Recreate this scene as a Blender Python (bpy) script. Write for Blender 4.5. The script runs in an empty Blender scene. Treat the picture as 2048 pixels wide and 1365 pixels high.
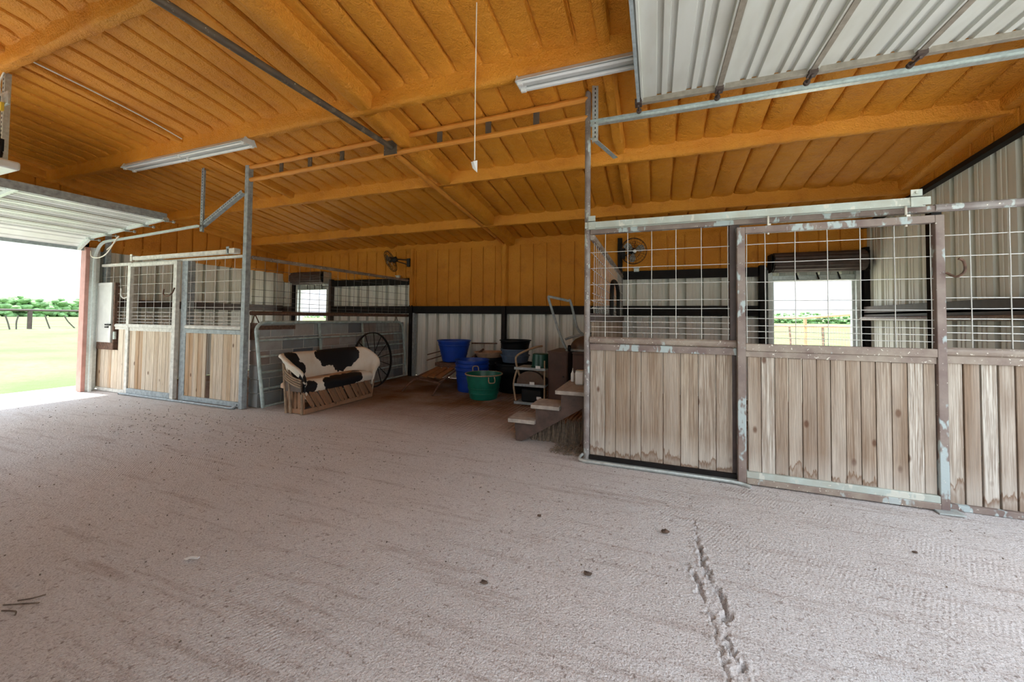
import bpy, math, random
import numpy as np
from mathutils import Vector, Matrix, noise as mnoise
PI = math.pi
rng = random.Random(7)
S = bpy.context.scene
COL = S.collection

# ------------------------------------------------------------------ camera
CF, CY, YAW, PITCH, ROLL, CH = 768.2, 614.6, -.355645, .0286445, .0104361, 1.45
cd = bpy.data.cameras.new('camera')
cam = bpy.data.objects.new('camera', cd); COL.objects.link(cam)
cd.sensor_fit = 'HORIZONTAL'; cd.sensor_width = 36.0
cd.lens = CF / 2048 * 36; cd.shift_x = 0; cd.shift_y = (CY - 682.5) / 2048
cd.clip_start = .05; cd.clip_end = 600
_c, _s = math.cos(YAW), math.sin(YAW)
_r = Vector((_c, -_s, 0)); _f = Vector((_s, _c, 0)); _u = Vector((0, 0, 1))
_f2 = _f * math.cos(PITCH) + _u * math.sin(PITCH); _u2 = _u * math.cos(PITCH) - _f * math.sin(PITCH)
_r3 = _r * math.cos(ROLL) + _u2 * math.sin(ROLL); _u3 = _u2 * math.cos(ROLL) - _r * math.sin(ROLL)
cam.matrix_world = Matrix(((_r3.x, _u3.x, -_f2.x, 0), (_r3.y, _u3.y, -_f2.y, 0), (_r3.z, _u3.z, -_f2.z, CH), (0, 0, 0, 1)))
S.camera = cam

# ------------------------------------------------------------------ view, world, sun
S.view_settings.view_transform = 'Standard'; S.view_settings.look = 'None'
S.view_settings.gamma = 1; S.view_settings.use_curve_mapping = False
S.view_settings.exposure = 1.08
S.cycles.use_denoising = True
S.cycles.max_bounces = 7; S.cycles.diffuse_bounces = 5; S.cycles.glossy_bounces = 2
S.cycles.use_adaptive_sampling = True; S.cycles.adaptive_threshold = .05
S.cycles.sample_clamp_indirect = 8
SKY_HORIZON, SKY_ZENITH, SKY_STRENGTH = (.86, .93, 1.0), (.62, .77, 1.0), 1.0
w = bpy.data.worlds.new('sky'); S.world = w; w.use_nodes = True
nt = w.node_tree; nt.nodes.clear()
def wn(t, **k):
    n = nt.nodes.new(t)
    for a, b in k.items(): setattr(n, a, b)
    return n
tc = wn('ShaderNodeTexCoord'); sp = wn('ShaderNodeSeparateXYZ'); nt.links.new(tc.outputs['Generated'], sp.inputs[0])
mr = wn('ShaderNodeMapRange'); mr.inputs[1].default_value = 0; mr.inputs[2].default_value = .9; nt.links.new(sp.outputs[2], mr.inputs[0])
mx = wn('ShaderNodeMix', data_type='RGBA'); nt.links.new(mr.outputs[0], mx.inputs[0])
mx.inputs[6].default_value = (*SKY_HORIZON, 1); mx.inputs[7].default_value = (*SKY_ZENITH, 1)
mp = wn('ShaderNodeMapping'); mp.inputs['Scale'].default_value = (2.2, 2.2, 9); nt.links.new(tc.outputs['Generated'], mp.inputs[0])
ns = wn('ShaderNodeTexNoise'); ns.inputs['Scale'].default_value = 2.3; ns.inputs['Detail'].default_value = 7; nt.links.new(mp.outputs[0], ns.inputs['Vector'])
cr = wn('ShaderNodeValToRGB'); cr.color_ramp.elements[0].position = .46; cr.color_ramp.elements[1].position = .7; nt.links.new(ns.outputs[0], cr.inputs[0])
mx2 = wn('ShaderNodeMix', data_type='RGBA'); nt.links.new(cr.outputs[0], mx2.inputs[0]); nt.links.new(mx.outputs[2], mx2.inputs[6]); mx2.inputs[7].default_value = (1.02, 1.02, 1.02, 1)
st = wn('ShaderNodeMapRange'); st.inputs[1].default_value = 0; st.inputs[2].default_value = 1; st.inputs[3].default_value = .52 * SKY_STRENGTH; st.inputs[4].default_value = 3.6 * SKY_STRENGTH; nt.links.new(sp.outputs[2], st.inputs[0])
bg = wn('ShaderNodeBackground'); nt.links.new(mx2.outputs[2], bg.inputs[0]); nt.links.new(st.outputs[0], bg.inputs[1])
wo = wn('ShaderNodeOutputWorld'); nt.links.new(bg.outputs[0], wo.inputs[0])
sd = bpy.data.lights.new('sun', 'SUN'); sd.energy = 6.0; sd.angle = .01; sd.color = (1, .95, .87)
sun = bpy.data.objects.new('sun', sd); COL.objects.link(sun)
sun.rotation_euler = Vector((.37, .03, -1)).to_track_quat('-Z', 'Y').to_euler()
sun.location = (-6, 2, 12)

# ------------------------------------------------------------------ materials
class Mat:
    def __init__(s, name, color=(.5, .5, .5), rough=.6, metal=0, spec=.5):
        s.m = bpy.data.materials.new(name); s.m.use_nodes = True; s.nt = s.m.node_tree
        s.b = s.nt.nodes['Principled BSDF']
        s.b.inputs['Base Color'].default_value = (*color, 1); s.b.inputs['Roughness'].default_value = rough
        s.b.inputs['Metallic'].default_value = metal; s.b.inputs['Specular IOR Level'].default_value = spec
    def n(s, t, ins=None, **k):
        q = s.nt.nodes.new(t)
        for a, b in k.items(): setattr(q, a, b)
        for a, b in (ins or {}).items():
            i = q.inputs[a]
            if isinstance(b, bpy.types.NodeSocket): s.nt.links.new(b, i)
            else: i.default_value = b
        return q
    def pos(s, scale=(1, 1, 1), world=True, off=(0, 0, 0)):
        v = s.n('ShaderNodeNewGeometry').outputs['Position'] if world else s.n('ShaderNodeTexCoord').outputs['Object']
        return s.n('ShaderNodeMapping', {'Vector': v, 'Scale': scale, 'Location': off}).outputs[0]
    def noise(s, vec, scale, detail=4, rough=.55, dist=0):
        return s.n('ShaderNodeTexNoise', {'Vector': vec, 'Scale': scale, 'Detail': min(detail, 3.5), 'Roughness': rough, 'Distortion': dist}).outputs[0]
    def ramp(s, fac, *stops):
        r = s.n('ShaderNodeValToRGB', {'Fac': fac}); e = r.color_ramp.elements
        while len(e) < len(stops): e.new(.5)
        for q, (p, c) in zip(e, stops):
            q.position = p; q.color = (*c, 1) if isinstance(c, (tuple, list)) else (c, c, c, 1)
        return r.outputs[0]
    def mix(s, fac, a, b, blend='MIX'):
        q = s.n('ShaderNodeMix', data_type='RGBA', blend_type=blend)
        for i, v in ((0, fac), (6, a), (7, b)):
            if isinstance(v, bpy.types.NodeSocket): s.nt.links.new(v, q.inputs[i])
            else: q.inputs[i].default_value = (*v, 1) if isinstance(v, (tuple, list)) else v
        return q.outputs[2]
    def math(s, op, a, b=0.0, c=None, clamp=False):
        q = s.n('ShaderNodeMath', operation=op, use_clamp=clamp)
        for i, v in enumerate((a, b, c)):
            if v is None: continue
            if isinstance(v, bpy.types.NodeSocket): s.nt.links.new(v, q.inputs[i])
            else: q.inputs[i].default_value = v
        return q.outputs[0]
    def color(s, c): s.nt.links.new(c, s.b.inputs['Base Color']); return s
    def rough(s, c): s.nt.links.new(c, s.b.inputs['Roughness']); return s
    def bump(s, h, strength=.5, dist=.01):
        b = s.n('ShaderNodeBump', {'Height': h, 'Strength': strength, 'Distance': dist})
        s.nt.links.new(b.outputs[0], s.b.inputs['Normal']); return s
    def rnd(s): return s.n('ShaderNodeAttribute', attribute_name='rnd').outputs['Fac']
M = {}
def plain(k, name, color, rough=.6, metal=0, var=.25, scale=14, spec=.5, bump=0):
    m = Mat(name, color, rough, metal, spec)
    nz = m.noise(m.pos(), scale, 5)
    m.color(m.mix(m.ramp(nz, (.3, 0.), (.75, 1.)), tuple(c * (1 - var) for c in color), tuple(min(1, c * (1 + var)) for c in color)))
    if bump: m.bump(m.noise(m.pos(), scale * 6, 3), bump, .004)
    M[k] = m.m; return m
# sprayed orange foam
m = Mat('sprayed_foam', (.7, .28, .04), .5, spec=.45)
p = m.pos()
big = m.noise(p, 1.3, 5); fine = m.noise(p, 55, 4, .6); med = m.noise(p, 13, 4)
c = m.mix(m.ramp(big, (.3, 0.), (.7, 1.)), (.60, .215, .012), (.72, .295, .025))
c = m.mix(m.ramp(m.noise(p, 3.5, 6, .65), (.56, 0.), (.8, .55)), c, (.40, .11, .007))
m.color(c)
m.rough(m.ramp(med, (.3, .42), (.7, .62)))
m.bump(m.math('ADD', m.math('MULTIPLY', fine, .8), med), .7, .03)
M['foam'] = m.m
# white ribbed sheet steel (backs)
m = Mat('white_sheet_steel', (.66, .66, .60), .42, spec=.4)
p = m.pos((1, 1, .25))
c = m.mix(m.ramp(m.noise(p, 4, 6), (.35, 0.), (.75, 1.)), (.80, .805, .745), (.70, .69, .615))
c = m.mix(m.ramp(m.noise(m.pos((6, 6, .5)), 5, 5), (.6, 0.), (.8, .10)), c, (.50, .43, .34))
m.color(c); M['sheet'] = m.m
m = Mat('white_door_sheet', (.74, .75, .72), .35, spec=.5)
m.color(m.mix(m.ramp(m.noise(m.pos(), 3, 6), (.4, 0.), (.8, 1.)), (.76, .77, .74), (.62, .62, .58))); M['doorsheet'] = m.m
m = Mat('dim_door_sheet', (.56, .56, .51), .4, spec=.4)  # copy of the door sheet, darkened to carry the right door's dimmer light
m.color(m.mix(m.ramp(m.noise(m.pos((1, .3, 1)), 5, 6), (.4, 0.), (.8, 1.)), (.58, .585, .54), (.46, .45, .39))); M['dimdoor'] = m.m
plain('galv', 'galvanised_steel', (.55, .60, .58), .38, .55, .18, 30)
plain('galvlight', 'pale_galvanised_steel', (.66, .70, .68), .42, .25, .12, 22)
plain('darksteel', 'dark_brown_steel', (.012, .009, .008), .6, 0, .35, 9, spec=.2)
plain('brownsteel', 'brown_steel', (.075, .05, .042), .55, 0, .3, 9)
plain('greypaint', 'grey_painted_steel', (.32, .36, .37), .5, 0, .3, 18)
plain('palelit', 'pale_sunlit_steel', (.62, .60, .54), .55, 0, .22, 18)  # left stall frames: their sunlit brightness is put into the colour
plain('wire', 'zinc_wire', (.62, .61, .57), .4, .3, .1, 20)
plain('darkwire', 'dark_wire', (.17, .165, .155), .5, .3, .2, 20)
plain('iron', 'black_iron', (.010, .009, .009), .6, 0, .4, 20)
plain('rust', 'rusty_iron', (.13, .07, .045), .8, 0, .5, 25)
plain('gate', 'green_grey_pipe', (.40, .50, .49), .4, 0, .35, 12)
plain('blue', 'blue_plastic', (.008, .05, .34), .4, 0, .2, 6)
plain('green', 'green_plastic', (.006, .13, .085), .38, 0, .25, 6)
plain('dgreen', 'dark_green_plastic', (.01, .07, .045), .35, 0, .25, 6)
plain('black', 'black_plastic', (.005, .005, .006), .5, 0, .3, 8, spec=.25)
plain('greyplastic', 'blue_grey_plastic', (.075, .11, .17), .5, 0, .2, 8)
plain('tan', 'dusty_tan_plastic', (.42, .27, .17), .6, 0, .25, 9)
plain('rope', 'tan_rope', (.38, .27, .17), .9, 0, .3, 60, bump=.4)
plain('paleRope', 'white_cord', (.75, .70, .60), .8, 0, .1, 60)
plain('cabinet', 'brown_laminate', (.085, .042, .03), .5, 0, .3, 5)
plain('white', 'white_plastic', (.78, .78, .76), .4, 0, .06, 8)
plain('yellow', 'yellow_plastic', (.75, .52, .05), .5, 0, .1, 8)
plain('orangewood', 'orange_brown_board', (.26, .11, .035), .7, 0, .3, 9)
plain('greywood', 'grey_weathered_timber', (.37, .32, .275), .8, 0, .25, 16, bump=.4)
plain('brownwood', 'dark_brown_timber', (.09, .055, .042), .75, 0, .4, 10, bump=.3)
plain('stake', 'peeled_branch', (.30, .21, .135), .8, 0, .3, 14, bump=.3)
plain('straw', 'brown_straw', (.20, .145, .10), .9, 0, .4, 30)
plain('leather', 'brown_leather', (.09, .05, .03), .5, 0, .3, 9)
plain('redpost', 'faded_red_steel', (.50, .26, .22), .55, 0, .15, 8)
plain('foliage', 'green_foliage', (.16, .30, .11), .8, 0, .5, 1.5)
plain('mortar', 'grey_mortar', (.50, .50, .47), .9, 0, .2, 30)
plain('slab', 'pale_concrete', (.62, .60, .56), .85, 0, .12, 2)
plain('paddock', 'pale_paddock_dirt', (.42, .39, .29), .95, 0, .2, 3)
plain('clod', 'dark_dung', (.10, .065, .045), .95, 0, .4, 40, bump=.6)
plain('twig', 'dry_twig', (.16, .12, .09), .9, 0, .4, 40)
plain('bushstem', 'old_fence_stay', (.10, .08, .07), .9, 0, .3, 20)
plain('rustpipe_out', 'rusty_orange_pipe', (.45, .25, .14), .7, 0, .2, 9)
plain('doorstile', 'brown_grey_door_stile', (.27, .235, .19), .5, .1, .2, 20)
plain('lamp', 'white_lamp_housing', (.60, .61, .59), .4, 0, .08, 9)
plain('tube', 'unlit_glass_tube', (.72, .73, .72), .2, 0, .05, 9)
plain('hatch', 'white_feed_door', (.70, .70, .66), .4, 0, .12, 4)
plain('fanblade', 'grey_fan_blade', (.35, .35, .32), .45, .3, .2, 9)
# pipe with rust and white droppings
def pipe_mat(k, name, base, dark, chip, chipcut, drop):
    m = Mat(name, base, .55)
    p = m.pos()
    c = m.mix(m.ramp(m.noise(p, 6, 6), (.35, 0.), (.65, 1.)), base, dark)
    zz = m.n('ShaderNodeSeparateXYZ', {0: p}).outputs[2]
    c = m.mix(m.ramp(m.math('ADD', m.noise(m.pos((1, 1, .45), off=(3, 1, 5)), 7, 7, .7), m.math('MULTIPLY', m.math('SUBTRACT', 1.2, zz, clamp=True), .035)), (chipcut, 0.), (chipcut + .04, 1.)), c, chip)
    c = m.mix(m.ramp(m.noise(m.pos(off=(7, 2, 9)), 42, 3), (drop, 0.), (drop + .03, .9)), c, (.72, .68, .58))
    m.color(c); m.bump(m.noise(p, 60, 4), .3, .004); M[k] = m.m
pipe_mat('stallpaint', 'chipped_brown_paint', (.17, .115, .10), (.26, .205, .17), (.40, .46, .45), .545, .69)
pipe_mat('stallrail', 'dirty_brown_rail', (.20, .14, .115), (.34, .28, .22), (.42, .46, .44), .64, .64)
pipe_mat('polepaint', 'speckled_pole_paint', (.30, .27, .25), (.17, .13, .12), (.44, .48, .46), .58, .66)
pipe_mat('trackpaint', 'chalky_green_track', (.46, .52, .47), (.40, .41, .35), (.58, .58, .50), .6, .68)
pipe_mat('ceilpipe', 'brown_spattered_pipe', (.075, .058, .045), (.12, .085, .055), (.16, .12, .08), .62, .69)
pipe_mat('foampipe', 'foam_coated_pipe', (.60, .22, .03), (.66, .27, .04), (.14, .10, .07), .66, .75)
# boards
def wood(k, name, stops, stain, grain=.5, bleach=.6):
    m = Mat(name, (.5, .4, .3), .8, spec=.2)
    r = m.rnd()
    off = m.n('ShaderNodeCombineXYZ', {'X': m.math('MULTIPLY', r, 37.), 'Y': m.math('MULTIPLY', r, 11.), 'Z': m.math('MULTIPLY', r, 53.)}).outputs[0]
    p = m.n('ShaderNodeVectorMath', {0: m.n('ShaderNodeNewGeometry').outputs['Position'], 1: off}, operation='ADD').outputs[0]
    ps = m.n('ShaderNodeMapping', {'Vector': p, 'Scale': (1, 1, .07)}).outputs[0]
    pf = m.n('ShaderNodeMapping', {'Vector': p, 'Scale': (1, 1, .022)}).outputs[0]
    pg = m.n('ShaderNodeMapping', {'Vector': p, 'Scale': (1, 1, .10)}).outputs[0]
    base = m.ramp(r, *stops)
    wv = m.n('ShaderNodeTexWave', {'Vector': pg, 'Scale': 17, 'Distortion': 11, 'Detail': 4, 'Detail Scale': .9, 'Detail Roughness': .6}, bands_direction='X').outputs['Fac']
    c = m.mix(m.math('MULTIPLY', m.math('MULTIPLY', m.ramp(wv, (.02, 1.), (.22, 0.)), m.ramp(m.noise(pg, 2.5, 3), (.42, 0.), (.62, 1.))), grain), base, (.20, .12, .07))
    c = m.mix(m.math('MULTIPLY', m.ramp(m.noise(pf, 130, 5, .7), (.40, 1.), (.58, 0.)), grain), c, (.21, .145, .10))
    c = m.mix(m.math('MULTIPLY', m.ramp(m.noise(pf, 42, 5, .7), (.36, 1.), (.52, 0.)), grain), c, (.24, .16, .105))
    c = m.mix(m.ramp(m.noise(ps, 60, 4), (.42, 0.), (.75, .45)), c, (.19, .14, .10))
    c = m.mix(m.ramp(m.noise(pg, 5, 5), (.45, 0.), (.75, bleach)), c, (.60, .54, .46))
    # knots
    kv = m.n('ShaderNodeTexVoronoi', {'Vector': m.n('ShaderNodeMapping', {'Vector': p, 'Scale': (1, 1, .55)}).outputs[0], 'Scale': 5.0}).outputs['Distance']
    c = m.mix(m.ramp(kv, (.07, .85), (.12, 0.)), c, (.12, .055, .03))
    if stain:
        z = m.n('ShaderNodeSeparateXYZ', {0: m.n('ShaderNodeNewGeometry').outputs['Position']}).outputs[2]
        r2 = m.math('FRACT', m.math('MULTIPLY', r, 7.31))
        edge = m.math('MULTIPLY', m.noise(m.n('ShaderNodeMapping', {'Vector': p, 'Scale': (1, 1, .16)}).outputs[0], 19, 5, .65), m.math('ADD', m.math('MULTIPLY', r2, .40), .04))
        d = m.math('SUBTRACT', edge, z)
        c = m.mix(m.ramp(m.math('MULTIPLY', m.math('SUBTRACT', .34, z), 3.), (.0, 0.), (.6, .42)), c, (.60, .55, .48))
        c = m.mix(m.ramp(m.math('MULTIPLY', d, 7.), (.0, 0.), (.12, .8), (.45, .25), (.8, .5)), c, (.17, .085, .04))
        c = m.mix(m.ramp(m.noise(m.n('ShaderNodeMapping', {'Vector': p, 'Scale': (1, 1, .3)}).outputs[0], 3.2, 4), (.56, 0.), (.72, .6)), c, (.21, .145, .10))
    m.color(c); m.bump(m.math('ADD', m.noise(ps, 80, 3), wv), .25, .004); M[k] = m.m
wood('wood', 'weathered_board', ((0, (.27, .19, .13)), (.25, (.45, .36, .275)), (.5, (.36, .265, .185)), (.66, (.60, .53, .44)), (.74, (.70, .66, .58)), (.82, (.30, .21, .145)), (1, (.50, .41, .31))), True, .75)
wood('palewood', 'pale_pine_board', ((0, (.60, .44, .28)), (.25, (.76, .65, .50)), (.42, (.70, .54, .37)), (.5, (.44, .25, .11)), (.58, (.50, .31, .16)), (.66, (.72, .60, .45)), (1, (.80, .70, .56))), False, .32)
wood('cedar', 'split_cedar_strip', ((0, (.26, .125, .06)), (.5, (.40, .21, .11)), (1, (.31, .155, .075))), False, .4, .08)
# block
m = Mat('concrete_block', (.35, .35, .34), .9, spec=.15)
r = m.rnd()
c = m.ramp(r, (0, (.22, .26, .27)), (.35, (.38, .39, .38)), (.55, (.40, .31, .26)), (.8, (.13, .16, .19)), (1, (.44, .41, .37)))
c = m.mix(m.ramp(m.noise(m.pos(), 6, 5), (.4, 0.), (.8, .5)), c, (.20, .17, .15))
m.color(c); m.bump(m.noise(m.pos(), 90, 4), .5, .006); M['block'] = m.m
# cowhide with blotches listed as spheres
def cowhide(k, name, spots, tan=None):
    m = Mat(name, (.7, .68, .6), .55, spec=.25)
    p = m.n('ShaderNodeTexCoord').outputs['Object']
    q = m.n('ShaderNodeVectorMath', {0: p, 1: m.n('ShaderNodeVectorMath', {0: m.n('ShaderNodeVectorMath', {0: m.n('ShaderNodeTexNoise', {'Vector': p, 'Scale': 9, 'Detail': 4}).outputs['Color'], 1: (.5, .5, .5)}, operation='SUBTRACT').outputs[0], 1: (.16, .16, .16)}, operation='MULTIPLY').outputs[0]}, operation='ADD').outputs[0]
    acc = None
    for (x, y, z, rad) in spots:
        d = m.n('ShaderNodeVectorMath', {0: q, 1: (x, y, z)}, operation='DISTANCE').outputs['Value']
        s_ = m.math('SUBTRACT', d, rad)
        acc = s_ if acc is None else m.math('MINIMUM', acc, s_)
    c = m.mix(m.ramp(m.noise(p, 4, 4), (.35, 0.), (.8, 1.)), (.78, .75, .66), (.66, .57, .44))
    if tan:
        x = m.n('ShaderNodeSeparateXYZ', {0: q}).outputs[0]
        c = m.mix(m.ramp(m.math('SUBTRACT', tan, x), (0., 0.), (.05, .8)), c, (.50, .30, .17))
    c = m.mix(m.ramp(acc, (.0, 1.), (.006, 0.)), c, (.012, .012, .014))
    m.color(c); m.bump(m.noise(p, 120, 3), .25, .003); M[k] = m.m
# floor: dusty pink-grey dirt over concrete
m = Mat('dusty_floor', (.45, .38, .34), .9, spec=.2)
p = m.pos()
c = m.mix(m.ramp(m.noise(p, .55, 6), (.36, 0.), (.66, 1.)), (.58, .515, .475), (.575, .545, .53))
c = m.mix(m.ramp(m.noise(m.pos(off=(4, 4, 0)), 2.2, 7, .65), (.45, 0.), (.75, .55)), c, (.49, .43, .39))
for rot_, of_ in ((.55, 0.), (-.35, 7.), (1.1, 13.)):
    vv = m.n('ShaderNodeMapping', {'Vector': p, 'Rotation': (0, 0, rot_), 'Location': (of_, of_, 0), 'Scale': (.45, 4.5, 1)}).outputs[0]
    c = m.mix(m.ramp(m.noise(vv, 1.6, 6, .7), (.58, 0.), (.66, .6)), c, (.36, .285, .245))
c = m.mix(m.ramp(m.noise(p, 95, 5, .7), (.40, 0.), (.68, .65)), c, (.74, .69, .655))
c = m.mix(m.ramp(m.noise(m.pos(off=(2, 6, 0)), 130, 4, .7), (.50, 0.), (.68, .75)), c, (.27, .215, .185))
c = m.mix(m.ramp(m.noise(m.pos(off=(9, 1, 0)), 30, 5, .7), (.59, 0.), (.66, .75)), c, (.25, .19, .16))
sv = m.n('ShaderNodeTexVoronoi', {'Vector': p, 'Scale': 34.}).outputs['Distance']
c = m.mix(m.ramp(sv, (.05, .8), (.09, 0.)), c, (.80, .76, .72))
y = m.n('ShaderNodeSeparateXYZ', {0: p}).outputs[1]
dirt = m.math('MULTIPLY', m.ramp(m.math('MULTIPLY', y, .1), (.42, 0.), (.58, 1.)), m.ramp(m.noise(p, 1.4, 5), (.25, .4), (.6, 1.)))
c = m.mix(dirt, c, (.22, .108, .048))
m.color(c)
# tread marks: two crossing sets of ribs that come and go, plus grit
def ribs(rot, scale, maskscale, off, lo, hi):
    v = m.n('ShaderNodeMapping', {'Vector': p, 'Rotation': (0, 0, rot), 'Location': off}).outputs[0]
    wv = m.n('ShaderNodeTexWave', {'Vector': v, 'Scale': scale, 'Distortion': 1.2, 'Detail': 2, 'Detail Scale': 2}, bands_direction='X').outputs['Fac']
    mk = m.ramp(m.noise(m.n('ShaderNodeMapping', {'Vector': v, 'Scale': (.35, 1.6, 1)}).outputs[0], maskscale, 3), (lo, 0.), (hi, 1.))
    return m.math('MULTIPLY', wv, mk)
h = m.math('ADD', ribs(.5, 15, .8, (0, 0, 0), .45, .6), ribs(-.9, 17, .9, (5, 3, 0), .48, .62))
h = m.math('ADD', m.math('MULTIPLY', h, m.math('ADD', .13, m.math('MULTIPLY', dirt, .5))), m.math('MULTIPLY', m.noise(p, 75, 5, .65), 1.0))
h = m.math('ADD', h, m.math('MULTIPLY', m.noise(p, 14, 5), .8))
gv = m.n('ShaderNodeMapping', {'Vector': p, 'Rotation': (0, 0, .03)}).outputs[0]
h = m.math('ADD', h, m.math('MULTIPLY', m.math('MULTIPLY', m.n('ShaderNodeTexWave', {'Vector': gv, 'Scale': 5.2, 'Distortion': 1.6, 'Detail': 2}, bands_direction='X').outputs['Fac'], dirt), 2.6))
m.bump(h, .75, .016); M['floor'] = m.m
# grass
m = Mat('dry_grass', (.4, .45, .2), .9, spec=.1)
p = m.pos()
c = m.mix(m.ramp(m.noise(p, .35, 6), (.35, 0.), (.65, 1.)), (.105, .16, .062), (.165, .195, .10))
c = m.mix(m.ramp(m.noise(p, 7, 6, .7), (.45, 0.), (.7, .6)), c, (.10, .155, .05))
m.color(c); m.bump(m.noise(p, 30, 4), .6, .05); M['grass'] = m.m

# ------------------------------------------------------------------ mesh builder
class MB:
    def __init__(s): s.v = []; s.f = []; s.r = []; s.mi = []; s.cur = 0
    def add(s, vs, fs, rnd=None):
        o = len(s.v); s.v += [tuple(a) for a in vs]; s.f += [tuple(o + i for i in q) for q in fs]
        s.mi += [s.cur] * len(fs); s.r += [rng.random() if rnd is None else rnd] * len(vs); return s
    def box(s, x0, x1, y0, y1, z0, z1, rnd=None):
        v = [(x, y, z) for z in (z0, z1) for y in (y0, y1) for x in (x0, x1)]
        return s.add(v, [(0, 2, 3, 1), (4, 5, 7, 6), (0, 1, 5, 4), (2, 6, 7, 3), (0, 4, 6, 2), (1, 3, 7, 5)], rnd)
    def bar(s, a, b, wd, hg, up=(0, 0, 1), rnd=None):
        a, b = Vector(a), Vector(b); d = (b - a).normalized(); u = Vector(up)
        sd = d.cross(u)
        if sd.length < 1e-4: sd = d.cross(Vector((1, 0, 0)))
        sd.normalize(); u = sd.cross(d).normalized()
        v = [q + sd * (i * wd / 2) + u * (j * hg / 2) for q in (a, b) for j in (-1, 1) for i in (-1, 1)]
        return s.add(v, [(0, 1, 3, 2), (4, 6, 7, 5), (0, 4, 5, 1), (2, 3, 7, 6), (0, 2, 6, 4), (1, 5, 7, 3)], rnd)
    def tube(s, pts, r, n=8, closed=False, rnd=None):
        P = [Vector(q) for q in pts]; k = len(P); rad = r if isinstance(r, (list, tuple)) else [r] * k
        vs, fs = [], []; prev = None
        for i in range(k):
            a = P[(i - 1) % k] if (closed or i) else P[0]; b = P[(i + 1) % k] if (closed or i < k - 1) else P[-1]
            d = (b - a).normalized()
            if prev is None:
                h = Vector((0, 0, 1)) if abs(d.z) < .9 else Vector((1, 0, 0))
                u = d.cross(h).normalized()
            else:
                u = prev - d * prev.dot(d)
                u = u.normalized() if u.length > 1e-5 else d.cross(Vector((0, 0, 1))).normalized()
            prev = u; v = d.cross(u)
            for j in range(n):
                t = 2 * PI * j / n; vs.append(P[i] + (u * math.cos(t) + v * math.sin(t)) * rad[i])
        for i in range(k if closed else k - 1):
            i2 = (i + 1) % k
            for j in range(n):
                j2 = (j + 1) % n; fs.append((i * n + j, i * n + j2, i2 * n + j2, i2 * n + j))
        if not closed: fs += [tuple(range(n))[::-1], tuple((k - 1) * n + j for j in range(n))]
        return s.add(vs, fs, rnd)
    def lathe(s, prof, c, n=32, rnd=None, mtx=None):
        vs, fs = [], []; k = len(prof)
        for (r, z) in prof:
            for j in range(n):
                t = 2 * PI * j / n; q = Vector((r * math.cos(t), r * math.sin(t), z))
                if mtx: q = mtx @ q
                vs.append(q + Vector(c))
        for i in range(k - 1):
            for j in range(n):
                j2 = (j + 1) % n; fs.append((i * n + j, i * n + j2, (i + 1) * n + j2, (i + 1) * n + j))
        if prof[0][0] > 1e-5: fs.append(tuple(range(n))[::-1])
        if prof[-1][0] > 1e-5: fs.append(tuple((k - 1) * n + j for j in range(n)))
        return s.add(vs, fs, rnd)
    def prism(s, poly, axis, a, b, rnd=None):
        # poly in the two other axes (in x,y,z order), extruded along axis
        def p3(u, v, t): return {'x': (t, u, v), 'y': (u, t, v), 'z': (u, v, t)}[axis]
        n = len(poly); vs = [p3(u, v, t) for t in (a, b) for (u, v) in poly]
        fs = [tuple(range(n)), tuple(range(2 * n - 1, n - 1, -1))] + [(i, i + n, (i + 1) % n + n, (i + 1) % n) for i in range(n)]
        return s.add(vs, fs, rnd)
    def grid(s, rows, closed=False, rnd=None):
        k = len(rows); n = len(rows[0]); vs = [q for r in rows for q in r]; fs = []
        for i in range(k - 1):
            for j in range(n if closed else n - 1):
                j2 = (j + 1) % n; fs.append((i * n + j, i * n + j2, (i + 1) * n + j2, (i + 1) * n + j))
        return s.add(vs, fs, rnd)
    def bounds(s):
        a = np.array(s.v); return a.min(0), a.max(0)
    def build(s, name, mat, parent=None, bevel=0, smooth=True, local=False, angle=.6):
        me = bpy.data.meshes.new(name)
        o = bpy.data.objects.new(name, me); COL.objects.link(o)
        if local: T = Vector((0, 0, 0))
        elif parent is not None:
            T = Vector((0, 0, 0)); q = parent
            while q is not None: T += q.location; q = q.parent
            o.parent = parent
        else:
            lo, hi = s.bounds(); T = Vector(((lo[0] + hi[0]) / 2, (lo[1] + hi[1]) / 2, lo[2])); o.location = T
        if local and parent is not None: o.parent = parent
        vs = np.array(s.v) - np.array(T)
        me.from_pydata(vs.tolist(), [], s.f)
        at = me.attributes.new('rnd', 'FLOAT', 'POINT'); at.data.foreach_set('value', s.r)
        import bmesh
        bm = bmesh.new(); bm.from_mesh(me); bmesh.ops.recalc_face_normals(bm, faces=bm.faces); bm.to_mesh(me); bm.free()
        for q in (mat if isinstance(mat, (list, tuple)) else [mat]): me.materials.append(M[q])
        if any(s.mi): me.polygons.foreach_set('material_index', (s.mi + [0] * len(s.f))[:len(s.f)])
        if smooth: me.shade_smooth(); me.set_sharp_from_angle(angle=angle)
        if bevel:
            b = o.modifiers.new('edge', 'BEVEL'); b.width = bevel; b.segments = 2; b.limit_method = 'ANGLE'; b.angle_limit = .7
        return o
def thing(name, label, cat, loc, group=None, rotz=0):
    o = bpy.data.objects.new(name, None); COL.objects.link(o); o.empty_display_size = .1
    o.location = loc; o.rotation_euler = (0, 0, rotz); o['label'] = label; o['category'] = cat
    if group: o['group'] = group
    return o
def tag(o, label, cat, group=None, kind=None):
    o['label'] = label; o['category'] = cat
    if group: o['group'] = group
    if kind: o['kind'] = kind
    return o
def struct(o, label=None): o['kind'] = 'structure'; return o
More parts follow.
